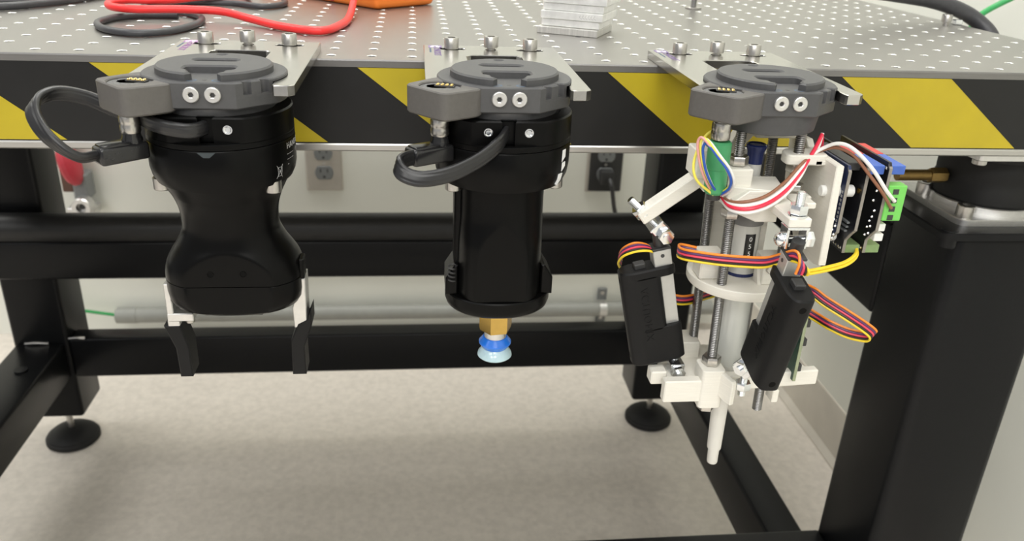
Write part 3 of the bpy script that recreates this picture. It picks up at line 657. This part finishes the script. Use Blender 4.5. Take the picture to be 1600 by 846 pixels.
b2 = MB(); b2.prism(fillet([(150, -107), (176, -107), (190, -103), (228, -103), (240, -106), (253, -106), (246, -84), (222, -70), (180, -66), (158, -84), (150, -100)], 2), -179, -174, [circ(AX+3.5, CY, 9.9, 28)], b=0.4)
b2.box(168, 184, -84, -66, -179, -163, 0.6); b2.box(146, 156, -108, -98, -179, -170, 0.8); b2.box(222, 226, -118, -108, -188, -179, 0.5)
b2.build('base_plate', 'print_white', T3)
# electronics plate and rod brackets
ep = MB(); ep.prism([(-129, -30.5), (-131, -88), (-124, -90), (-99, -90), (-70, -56), (-66, -27.5), (-88, -26.5), (-92, -30)], 227, 231.5, b=0.5, bb=0.5, M=Matrix(((0, 0, 1, 0), (1, 0, 0, 0), (0, 1, 0, 0), (0, 0, 0, 1))))
ep.build('electronics_plate', 'print_white', T3)
br = MB(); br.prism(fillet([(200, CY+11), (229, CY+11), (229, CY+24), (206, CY+24), (200, CY+20)], 3), -28.5, -23, b=0.6, bb=0.6)
br.prism(fillet([(205, CY-24), (229, CY-24), (229, CY-9), (209, CY-9), (205, CY-14)], 4), -34.2, -28.5, b=0.6, bb=0.6)
br.box(221, 229, -116, -103, -34.5, -31, 0.8); br.build('rod_bracket', 'print_white', T3)
for y, z in ((-121, -47), (-112, -77)):
    st = MB().cyl((224.5, y, z), (227.5, y, z), 3.2, n=16, b=0.5).build('nylon_screw', 'nylon_white', T3)
    MB().cyl((231.6, y, z), (243.5, y, z), 3.4, n=16, b=0.5).build('standoff', 'nylon_white', T3)
def board(x, m, edge, y0, y1, z0, z1):
    pr_ = [(y0, z1-3), (y0+2, z1), (y1, z1), (y1, z0), (y0+8, z0), (y0+8, z0+8), (y0+4, z0+13), (y0, z0+17)]
    MX = Matrix(((0, 0, 1, 0), (1, 0, 0, 0), (0, 1, 0, 0), (0, 0, 0, 1)))
    o = MB().prism(pr_, x, x+1.6, M=MX).build('circuit_board', m, T3)
    MB().prism([(y0-0.25, z1-3), (y0+2, z1-0.5), (y0+2, z1-1.5), (y0+0.2, z1-3.6), (y0+0.2, z0+17.2), (y0+4.2, z0+13.2), (y0+8.2, z0+8.2), (y0+8.2, z0), (y0+7.75, z0), (y0+7.75, z0+7.9), (y0+3.8, z0+12.8), (y0-0.25, z0+16.8)], x-0.05, x+1.65, M=MX).build('board_edge', edge, o)
    return o
b1 = board(235, 'pcb_blue', 'pcb_edge', -128, -72, -86, -31)
bA = board(245.5, 'pcb_black', 'pcb_edge', -128, -70, -85, -30)
bB = board(258, 'pcb_black', 'pcb_edge', -128, -70, -85, -29)
pn = MB()
for k in range(9): pn.box(234.88, 235, -126.5, -125, -66+k*2.4, -66+k*2.4+1.5)
pn.build('small_print', 'ink_grey', b1)
def pins(parent, x, y0, y1, z, nn, m='zinc'):
    mb = MB()
    for i in range(nn):
        y = y0+(y1-y0)*i/(nn-1); mb.box(x-1.4, x, y-0.35, y+0.35, z-0.35, z+0.35); mb.box(x-0.5, x, y-0.8, y+0.8, z-0.8, z+0.8, 0.2)
    mb.build('pin_row', m, parent, kind='stuff')
for o, x in ((bA, 245.5), (bB, 258)):
    pins(o, x, -125, -104, -32.5, 10); pins(o, x, -100, -80, -32.5, 8); pins(o, x, -118, -98, -82.5, 8)
for y, z in ((-122, -62), (-120.5, -65), (-122.5, -67.5), (-119.5, -69), (-122, -72), (-119, -74), (-121, -47), (-122.5, -41), (-120, -53), (-123, -58)):
    MB().lathe([(0.9, 0), (0.9, 0.3), (0.4, 1.1)], TR(257.98, y, z) @ Matrix.Rotation(-PI/2, 4, 'Y'), 10).build('solder_joint', 'zinc', bB)
for y, z in ((-126, -66), (-124, -69), (-126, -71), (-123.5, -63), (-125, -73.5)):
    MB().lathe([(0.9, 0), (0.9, 0.3), (0.4, 1.1)], TR(234.98, y, z) @ Matrix.Rotation(-PI/2, 4, 'Y'), 10).build('solder_joint', 'zinc', b1)
for k in range(3): MB().box(243.8, 245.4, -122+k*0.5, -112, -66.3-k*2.6, -65.3-k*2.6).build('trace_bar', 'outlet_grey', bA)
MB().lathe([(1.6, 0), (1.6, 0.4), (1.0, 0.4)], TR(245.4, -124, -46) @ Matrix.Rotation(-PI/2, 4, 'Y'), 14).build('copper_pad', 'brass', bA)
for x0, x1, o in ((247.1, 256.5, bA), (259.6, 268.5, bB)):
    MB().box(x0, x1, -126, -103, -36, -31, 0.3).build('header', 'header_blue', o, 'blue header strip')
    MB().box(x0, x1, -102, -80, -36, -31, 0.3).build('header', 'header_red', o, 'red header strip')
    MB().box(x0, x1, -119, -96, -85.5, -80.5, 0.3).build('header', 'header_green', o, 'pale green header strip')
MB().box(236.6, 244.5, -122, -80, -35, -30.6, 0.3).build('header', 'dark_plastic', b1)
tbm = MB().box(259.6, 270.5, -129, -121, -62, -41.5, 0.4).build('terminal_block', 'terminal_green', bB, 'bright green screw terminal')
for k in range(4): MB().box(262.5, 265.8, -129.25, -128.7, -46.4-k*5, -43.4-k*5).build('terminal_hole', 'hole_dark', tbm)
for z in (-67, -73): MB().box(259.6, 265, -126, -121, z-2.5, z+2, 0.4).build('white_socket', 'nylon_white', bB)
# small upright green board on the base
gb = MB().box(234, 235.6, -116, -82, -173.5, -126).build('circuit_board', 'pcb_green', T3, 'dark green circuit board standing on the base')
MB().box(233.9, 235.7, -116.6, -116, -173.5, -126).build('board_edge', 'pcb_edge_green', gb)
for z in (-134, -147, -165): MB().box(235.7, 238.5, -116, -110, z-2, z+3, 0.4).build('socket', 'dark_plastic', gb)
# actuators
def actuator(M, lb):
    sg = []
    full = fillet([(-9, -5.5), (-5, -7.5), (18, -7.5), (24.5, -5), (24.5, 5), (18, 7.5), (-5, 7.5), (-9, 5.5)], 4)
    part = fillet([(0.5, -7.5), (18, -7.5), (24.5, -5), (24.5, 5), (18, 7.5), (0.5, 7.5)], 3)
    b = MB(); b.prism(full, 0, 26, bb=2.2, b=0.4, M=M); b.prism(part, 25, 61, M=M); b.prism(full, 60, 66, b=1.0, bb=0.4, M=M)
    ao = b.build('linear_actuator', 'actuator_black', T3, lb)
    MB().box(-7.6, 0.4, -4.2, 4.2, 22, 61, 0.3, M=M).build('guide_tube', 'actuator_silver', ao, 'silver guide tube in the slot')
    MB().box(-7.6, 3.2, -5.2, 5.2, 65.5, 76, 0.4, M=M).build('piston_rod', 'actuator_silver', ao, 'square silver piston rod')
    MB().box(-7.8, 3.4, -5.4, 5.4, 76, 77.4, 0.3, M=M).build('rod_cap', 'dark_plastic', ao)
    for s_ in (1, -1):
        MB().lathe([(1.2, 0), (1.2, 0.15)], M @ TR(-2.2, s_*5.2, 72.5) @ Matrix.Rotation(-s_*PI/2, 4, 'X'), 14).build('pin_hole', 'hole_dark', ao)
        T = Matrix(((0, s_*1.0, 0, 9.5), (0, 0, s_*1.0, s_*7.5), (-1 if s_ > 0 else -1, 0, 0, 55 if s_ > 0 else 55), (0, 0, 0, 1)))
        if s_ < 0: T = Matrix(((0, -1.0, 0, 12.5), (0, 0, -1.0, -7.5), (-1, 0, 0, 52), (0, 0, 0, 1)))
        MB().text('ACTUONIX', 6.6, M @ T, 0.55, spacing=1.1).build('embossed_name', 'actuator_black', ao)
        MB().lathe([(2.0, 0), (2.0, 0.1)], M @ TR(24.45, 0, 60 if s_ > 0 else 7) @ Matrix.Rotation(PI/2, 4, 'Y'), 14).build('screw_hole', 'deep_black', ao)
    MB().box(8, 15, -3, 3, 65.5, 69, 0.5, M=M).build('cable_boot', 'dark_plastic', ao)
    # lower ball link
    MB().cyl(M @ Vector((-2.5, 0, -6)), M @ Vector((-2.5, 0, 2)), 3.2, n=16).build('rod_eye', 'zinc', ao)
    # upper eye
    MB().cyl(M @ Vector((-2.2, 0, 77)), M @ Vector((-2.2, 0, 85)), 3.6, n=18).build('rod_eye', 'dark_plastic', ao)
    return ao
def frame(u, v):
    u = Vector(u).normalized(); v = Vector(v); v = (v-u*v.dot(u)).normalized(); return Matrix((u, v.cross(u), v)).transposed().to_4x4()
ML = TR(160.3, -95, -166) @ frame((-0.975, 0, -0.224), (-0.216, 0, 0.976))
MF = TR(195.5, -139.8, -145.5) @ frame((0.0, -0.973, -0.228), (0.045, -0.228, 0.973))
actuator(ML, 'black linear actuator on the left side'); actuator(MF, 'black linear actuator at the front')
# clevis links
def ulink(M, at, name='clevis'):
    c = MB(); c.box(-6, 6, -5, 5, 0, 1.4, 0.3, M=M)
    for s_ in (-1, 1): c.box(s_*5.2-0.7, s_*5.2+0.7, -4.4, 4.4, -10.6, 1.2, 0.3, M=M)
    co = c.build(name, 'zinc', T3)
    MB().cyl(M @ Vector((-6.5, 0, -6.6)), M @ Vector((11, 0, -6.6)), 2.2, n=14).build('pin', 'zinc', co)
    MB().sphere((-6.4, 0, -6.6), 4.0, M, 18).build('pin_head', 'zinc', co)
    MB().hexnut(M @ Vector((8.0, 0, -6.6)), M.to_3x3() @ Vector((1, 0, 0)), 8, 4.5, 10).build('nut', 'zinc', co)
    MB().thread(M @ Vector((0, 0, 0)), M @ Vector((0, 0, at+14.5)), 2.4, 0.8, 12).build('bolt', 'zinc', co, angle=60)
    MB().hexnut(M @ Vector((0, 0, at+5.2)), M.to_3x3() @ Vector((0, 0, 1)), 8.5, 5, 12).build('nut', 'zinc', co)
    MB().cyl(M @ Vector((0, 0, at+1.5)), M @ Vector((0, 0, at+2.5)), 5.2).build('washer', 'zinc', co)
    return co
ulink(TR(199.2, -150.5, -57.3), 5.2)
bd = (Vector((125.5, CY, -62.7))-Vector((147.0, CY, -83.0))).normalized()
yv = Vector((0, 1, 0)); MLk = TR(142.0, CY, -78.2) @ Matrix((-yv, bd.cross(-yv), bd)).transposed().to_4x4()
ulink(MLk, 8.5)
# lower links
for p, ax in (((163.5, -100, -172), (0, -1, 0)), ((198.5, -124, -156.5), (-0.8, -0.6, 0))):
    p = Vector(p); ax = Vector(ax).normalized(); c = MB(); Mc = Matrix.Translation(p) @ rot_to(ax)
    c.box(-4.5, 4.5, -7, 5, -4.8, 4.8, 0.5, M=Mc); co = c.build('clevis', 'zinc', T3)
    MB().hexnut(p+ax*6, ax, 8, 4, 8).build('nut', 'zinc', co); MB().cyl(p+ax*6, p+ax*10, 2.1).build('pin', 'zinc', co)
    MB().hexnut(p+Vector((0, 0, -14)), (0, 0, 1), 8.5, 5, 20).build('nut', 'zinc', co); MB().thread(p+Vector((0, 0, -21)), p+Vector((0, 0, -6)), 2.4, 0.8, 12).build('bolt', 'zinc', co, angle=60)
# green cable connector below the contact block
gx, gy = TC[2]-33, CY-24.5
knurl(T3, gx, gy, -10.2, -19.5, 5.2)
gc = MB(); gc.lathe([(5.0, -50), (6.0, -48.6), (6.1, -36), (6.3, -35.7), (6.3, -21.5), (5.4, -20.5)], SH @ TR(gx+0.6, gy, 0), 32); gc.build('cable_connector', 'connector_green', T3, 'green plastic cable connector')
MB().lathe([(3.5, -53.5), (4.4, -49.8)], SH @ TR(gx+0.6, gy, 0), 20).build('cable_gland', 'dark_plastic', T3)
def wire(pts, c, r=0.8, label=None, n=8): return MB().tube(pts, r, n, 7).build('wire', 'wire_'+c, T3, label)
L1 = [(168.5, -116, -51), (161.5, -121, -44.5), (154.6, -124, -33.2), (150.9, -124.5, -21.3), (150.9, -126, -15.9), (153, -129, -16.3), (158.7, -131.2, -23.0), (165.4, -131.5, -30.6), (169.6, -129.6, -38.3), (171, -124, -45.4), (169, -118, -51)]
for k, (c, s_) in enumerate((('rose', 1.0), ('lemon', 0.93), ('blue', 0.86), ('green', 0.90), ('white', 0.96))):
    ctr = Vector((162, -124, -36))
    wire([ctr+(Vector(p)-ctr)*s_+Vector((0.5*k-1, -0.9*(k % 3), (0.6 if k % 2 else -0.6))) for p in L1], c, 0.75)
wire([(166, -112, -14), (158, -112, -19), (151, -119, -30), (152, -123, -40), (164, -120, -50)], 'lemon', 0.75)
BW = [(170.2, -116.5, -52), (171, -128, -51), (177.0, -134.5, -48.8), (188.0, -133, -46.2), (200.3, -126.5, -40.6), (211.5, -118.5, -33.2), (220.1, -112.5, -29.3), (226.8, -110, -27.0), (233, -114, -24.5), (239, -122, -26.5), (245, -130, -34), (254, -132.5, -44), (263, -130, -54)]
wire(BW, 'brown', 0.95)
wire([(170.2, -116.5, -52), (171, -129, -52), (177.0, -135.5, -50.6), (188.0, -134.5, -48.2), (200.3, -128, -43.0), (211.5, -119.6, -35.2), (219.5, -113.0, -29.6), (226, -111.5, -25.6), (232, -116, -21.5), (238, -122, -22.8), (246, -131, -31), (256, -133, -43), (264, -130, -50)], 'white', 1.05)
RW = [(170.2, -116.5, -52), (170.5, -129.5, -53), (177, -136.5, -52.2), (187.5, -136, -49.6), (199.8, -129.8, -44.6), (211, -121, -36.8), (217.5, -115, -30.6), (222, -112, -24.0), (226, -108, -18.5)]
wire(RW, 'red', 1.05); wire([Vector(p)+Vector((0.3, -0.4, -2.0)) for p in RW[:6]]+[(219, -113, -31), (224, -110, -26), (226.4, -107.5, -18)], 'white', 0.95)
wire([(226, -108, -18.5), (228, -106, -24), (230, -103, -30)], 'red', 0.95)
YW = [(216, -134, -90.5), (230.1, -131, -89.6), (244.0, -128, -87.4), (253, -122, -85.0), (256, -116, -82)]
wire(YW, 'yellow', 1.0); wire([Vector(p)+Vector((0.8, 0, -1.9)) for p in YW], 'yellow', 1.0)
RC = ('orange', 'purple', 'pink', 'black', 'yellow')
def ribbon(pts, dirs, pitch=1.45, r=0.76):
    D = [Vector(d).normalized() for d in dirs]
    for k, c in enumerate(RC): MB().tube([Vector(p)+d*(2-k)*pitch for p, d in zip(pts, D)], r, 8, 7).build('ribbon_wire', 'wire_'+c, T3)
Zv = (0, 0, 1)
ribbon([(198, -169, -76), (198, -170, -71.5), (197, -167, -68.6), (195.8, -160, -69.4), (194, -150, -75.6), (190, -142, -81), (180.7, -135.5, -83.4), (168.1, -130, -84.4), (157.1, -124, -85), (152.4, -118, -86.2), (151.8, -111, -87.6), (155.1, -104, -88.8), (164, -106, -90)],
       [(-1, 0.3, 0), (-0.8, 0.3, 0.5), (-0.4, 0.3, 1), (0, 0, 1), Zv, Zv, Zv, Zv, Zv, Zv, Zv, Zv, Zv])
ribbon([(151, -74, -133.2), (160.7, -75, -134.8), (170.1, -76, -136.4), (180.8, -70, -138.3), (194.5, -60, -140.1), (214, -58, -136), (236, -72, -127), (248.9, -85, -125.6), (258.5, -92, -130.8), (270.7, -100, -136.8), (281.9, -105, -143.2), (286.7, -106, -147.5), (284.4, -102, -151), (275.2, -96, -151.2), (265.4, -90, -148.4), (260.1, -82, -146.9), (250, -74, -142.5)],
       [Zv, Zv, Zv, Zv, Zv, Zv, Zv, (0.3, 0, 1), (0.4, 0, 1), (0.4, 0, 1), (0.5, 0, 1), (0.7, 0.2, 0.7), (0.2, 0.6, 0.8), (0.1, 0.4, 1), Zv, Zv, Zv])
ribbon([(141.5, -96, -93.2), (137, -97.5, -90.6), (130, -98, -90.2), (124.2, -95, -94.2), (123.4, -88, -101.5), (127, -80, -109)],
       [(-0.3, 0.9, 0.3), (-0.3, 0.8, 0.5), (-0.2, 0.6, 0.8), (0.1, 0.6, 0.8), (0.2, 0.5, 0.8), (0.2, 0.5, 0.8)], 1.3, 0.72)

# ------------------------------------------------------------------ things on the table top
ang = math.degrees(math.atan2(-21.5, 42.8))
zs = 0.05
stk = ((0, 0, 48, 45, 5.2, 'sawn_aluminium', 'ribbed bottom plate of the aluminium stack'), (2.2, 4.0, 46, 42, 5.4, 'block_aluminium', 'second plate up in the aluminium stack, shiny swirled edge'),
       (1.8, 2.2, 49, 44, 5.8, 'block_aluminium', 'middle plate of the aluminium stack, with scribbled edge'), (2.8, 4.6, 48, 42, 5.4, 'block_aluminium', 'fourth plate up in the aluminium stack, plain pale edge'),
       (3.2, 2.6, 50, 44, 5.4, 'block_aluminium', 'topmost plate of the aluminium stack'))
for dx, dy, sx, sy, h, m_, lb in stk:
    o = MB().box(dx, dx+sx, dy, dy+sy, zs, zs+h, 0.4, M=TR(95, 115, 0) @ RZ(ang)).build('aluminium_plate', m_); tag(o, lb, 'metal plate', 'stacked aluminium plates')
    if 'scribbled' in lb:
        sq_ = MB(); Mq = TR(95, 115, 0) @ RZ(ang)
        for k in range(6): sq_.tube([Mq @ Vector((dx+32+k*2.2, dy-0.03, zs+4.2)), Mq @ Vector((dx+31+k*2.2, dy-0.03, zs+2.6)), Mq @ Vector((dx+33+k*2.2, dy-0.03, zs+1.4))], 0.12, 4, 3)
        sq_.build('pencil_scribble', 'ink_grey', o)
    zs += h+0.25
dv = thing('multimeter', 'orange handheld instrument case lying behind the red cable', 'instrument', (-45, 290, 0))
Mm = TR(-31, 221, 0) @ RZ(134)
MB().box(0, 175, -72, 0, 0.3, 34, 5, M=Mm, seg=3).build('holster', 'meter_orange', dv)
MB().box(8, 167, -66, -6, 33.5, 38, 2, M=Mm, seg=2).build('front_panel', 'dark_plastic', dv)
MB().box(58, 62, -73, 1, 2, 35, 1, M=Mm).build('seam_band', 'valve_red', dv)
tag(MB().tube([(-64, 275, 48), (-52, 250, 44), (-47, 225, 28), (-48, 195, 13), (-49, 150, 4), (-52, 110, 3.3), (-64.2, 76, 3.2), (-93.2, 92.5, 3.2), (-120, 118, 4.6), (-142, 128, 7.8), (-172, 126, 8.9), (-200, 121, 8.8), (-220, 130, 8.8), (-229, 152, 8.8), (-222, 172, 8.8), (-205, 174, 8.8), (-190, 184, 8.5), (-172, 212, 8.6), (-150, 238, 7), (-150, 275, 3.1), (-190, 290, 3.1)], 2.9, 12).build('red_cable', 'cable_red'), 'thick red test lead looping across the table to the orange instrument', 'cable')
tag(MB().tube([(-235, 225, 10), (-225, 200, 14.6), (-200, 193, 14.8), (-182, 206, 14.8), (-172, 225, 14.4), (-190, 248, 11), (-225, 250, 9)], 2.9, 12).build('red_cable', 'cable_red'), 'short red cable loop at the top edge, above the black coil', 'cable')
tag(MB().tube([(-176, 138, 2.6), (-196, 137, 2.6), (-214, 123, 2.6), (-219.5, 95, 2.6), (-206, 66, 2.6), (-181.8, 51, 2.6), (-163, 64, 2.6), (-153.5, 98, 2.6), (-158, 132, 2.6), (-178, 157, 2.7), (-206, 172, 2.6), (-214, 195, 2.6), (-185, 218, 2.7), (-150, 220, 2.7), (-125, 205, 2.7), (-110, 225, 2.7), (-115, 262, 2.7)], 2.5, 12).build('black_cable', 'cable_charcoal'), 'dark grey cable coiled on the table beside the red lead', 'cable')
tag(MB().tube([(-420, 120, 3.2), (-360, 140, 3.2), (-312, 158, 3.2), (-294, 180, 3.2), (-278, 212, 3.2), (-262, 260, 3.2)], 3.0, 12).build('black_cable', 'cable_charcoal'), 'dark cable running off the left end of the table', 'cable')
tag(MB().tube([(-400, 172, 2.4), (-340, 196, 2.4), (-308, 205, 2.4), (-290, 232, 2.4), (-280, 265, 2.4)], 2.2, 10).build('black_cable', 'cable_charcoal'), 'thinner dark cable beside the one at the left table end', 'cable')
tag(MB().tube([(-316, 214, 4), (-310, 226, 8), (-300, 244, 9.5), (-290, 266, 9)], 3.4, 12).build('red_probe', 'cable_red'), 'red lead tip at the upper left of the table', 'cable')
sc = thing('standing_stud', 'upright threaded stud with a washer screwed into the table behind the third fork', 'screw', (277.5, 300, 0))
MB().cyl((277.5, 300, 0.1), (277.5, 300, 1.6), 8, n=28, b=0.3).build('washer', 'steel', sc)
MB().thread((277.5, 300, 1), (277.5, 300, 45), 3.0, 1.0, 16).build('threaded_shaft', 'thread_steel', sc, angle=60)
ts = thing('table_screw', 'lone socket-head screw standing at the right table corner', 'screw', (500, 225, 0))
socket_screw(500, 225, 3, ts); MB().cyl((500, 225, 0.05), (500, 225, 3.2), 2.8).build('screw_shank', 'steel', ts)
cb = thing('air_hose', 'thick dark hose bending over the right edge of the table', 'hose', (460, 155, 0))
MB().tube([(330, 160, 50), (400, 200, 33), (440, 225, 27), (464, 236.5, 24), (487, 241.5, 21), (510, 244.8, 16.2), (531, 243.6, 9), (545, 238, 0), (552, 230, -9), (555, 222, -22), (556, 214, -42)], 7.2, 18).build('hose', 'cable_charcoal', cb)
MB().box(510, 518, 226, 232, 0.2, 5, 0.8).build('hose_clip', 'zinc', cb)
tag(MB().tube([(560, 250, -60), (580, 300, -20), (605, 330, -2), (649, 331, 23), (680, 331, 40)], 3.2, 10).build('green_cable', 'cable_green'), 'green cable along the right wall beyond the table', 'cable')

# ------------------------------------------------------------------ fittings on the back wall
def outlet(x0, label, dark):
    t = thing('wall_outlet', label, 'outlet', (x0+35, WY, -444), 'wall outlets')
    MY = Matrix(((1, 0, 0, x0), (0, 0, -1, WY), (0, 1, 0, -446), (0, 0, 0, 1)))
    pl_ = MB().prism(fillet([(0, 0), (70, 0), (70, 114), (0, 114)], 3), 0, 6, b=3.2, M=MY).build('cover_plate', 'dark_plastic' if dark else 'outlet_plate', t)  # shadow over the second plate is painted in as a dark material
    if dark: MB().prism(fillet([(-3.5, -1), (9, -1), (9, 115), (-3.5, 115)], 2), 0, 5, b=2, M=MY).build('box_edge', 'outlet_plate', t)
    for zc in (37.5, 76.5):
        f = arc(35, zc, 17.5, -50, 50, 8)+arc(35, zc, 17.5, 130, 230, 8)
        r_ = MB().prism(f, 5.5, 8, b=0.8, M=MY).build('receptacle', 'outlet_grey', t)
        for dx in (-6.5, 6.5): MB().box(35+dx-1.2, 35+dx+1.2, zc+1, zc+8, 7.9, 8.15, M=MY).build('slot', 'hole_dark', r_)
        MB().prism(circ(35, zc-8, 2.6, 14), 7.9, 8.15, M=MY).build('ground_hole', 'hole_dark', r_)
    MB().prism(circ(35, 57, 3, 16), 5.5, 7, M=MY).build('cover_screw', 'steel', t)
    return t, MY
outlet(-211, 'beige wall outlet beside the gripper, nothing plugged in', False)
t_, MY = outlet(345, 'wall outlet painted shadow-dark beyond the vacuum tool with a black cord plugged in', True)
pc = thing('power_cord', 'black power cord plugged into the shadow-dark outlet and hanging down', 'cord', (380, WY-20, -560))
MB().box(22, 48, 22, 50, 8.2, 30, 3, M=MY, seg=2).build('plug', 'dark_plastic', pc)
MB().tube([(385, WY-26, -412), (388, WY-40, -425), (394, WY-34, -450), (402, WY-22, -478), (412, WY-16, -496), (440, WY-14, -502), (560, WY-14, -500)], 4.5, 10).build('cord', 'dark_plastic', pc)
cd = thing('conduit_pipe', 'grey conduit pipe running low along the back wall', 'pipe', (0, WY-18, -706))
MB().cyl((-593, WY-21, -706), (640, WY-21, -706), 15.5, n=28, b=1).build('pipe', 'conduit_grey', cd)
MB().cyl((-600, WY-21, -706), (-560, WY-21, -706), 16.5, n=28, b=1).build('coupling', 'conduit_grey', cd)
MB().cyl((389, WY-21, -706), (405, WY-21, -706), 16.4, n=28, b=0.5).build('clamp', 'bright_alu', cd, 'bright metal pipe strap')
for z in (-676, -735):
    tab = MB().box(387, 407, WY-8, WY-4, z-15, z+12, 1).build('strap_tab', 'outlet_grey', cd)
    MB().cyl((397, WY-8, z+2), (397, WY-10, z+2), 4).build('screw', 'steel', tab)
tag(MB().tube([(-720, WY-25, -684), (-680, WY-24, -690), (-640, WY-22, -698), (-600, WY-21, -705.5)], 3.2, 10).build('green_cable', 'cable_green'), 'thin green cable entering the end of the wall conduit at left', 'cable')
vl = thing('wall_valve', 'red-handled valve on a brown bracket on the wall at the left', 'valve', (-625, WY-10, -460))
MB().box(-652, -632, WY-35, WY-0.5, -440, -300, 2).build('bracket', 'bracket_brown', vl)
MB().lathe([(8, -14), (26, -10), (30, -4), (30, 4), (24, 10), (10, 14)], TR(-626, WY-45, -382) @ Matrix.Rotation(math.radians(78), 4, 'Y') @ Matrix.Scale(1.35, 4, (1, 0, 0)), 30).build('red_handle', 'valve_red', vl, 'round red handle')
MB().box(-632, -606, WY-40, WY-0.5, -455, -405, 3).build('valve_body', 'outlet_grey', vl)
nz = MB().lathe([(18, 0), (18, 20), (16, 23), (9, 23), (8, 14)], TR(-615, WY-38, -462) @ Matrix.Rotation(PI/2, 4, 'X'), 28).build('valve_outlet', 'bright_alu', vl, 'round metal outlet')
MB().lathe([(6, 14.5), (5, 17)], TR(-615, WY-38, -462) @ Matrix.Rotation(PI/2, 4, 'X'), 12).build('spindle', 'hole_dark', nz)
MB().box(-650, -600, WY-40, WY-0.5, -486, -470, 2).build('lower_bracket', 'bright_alu', vl)
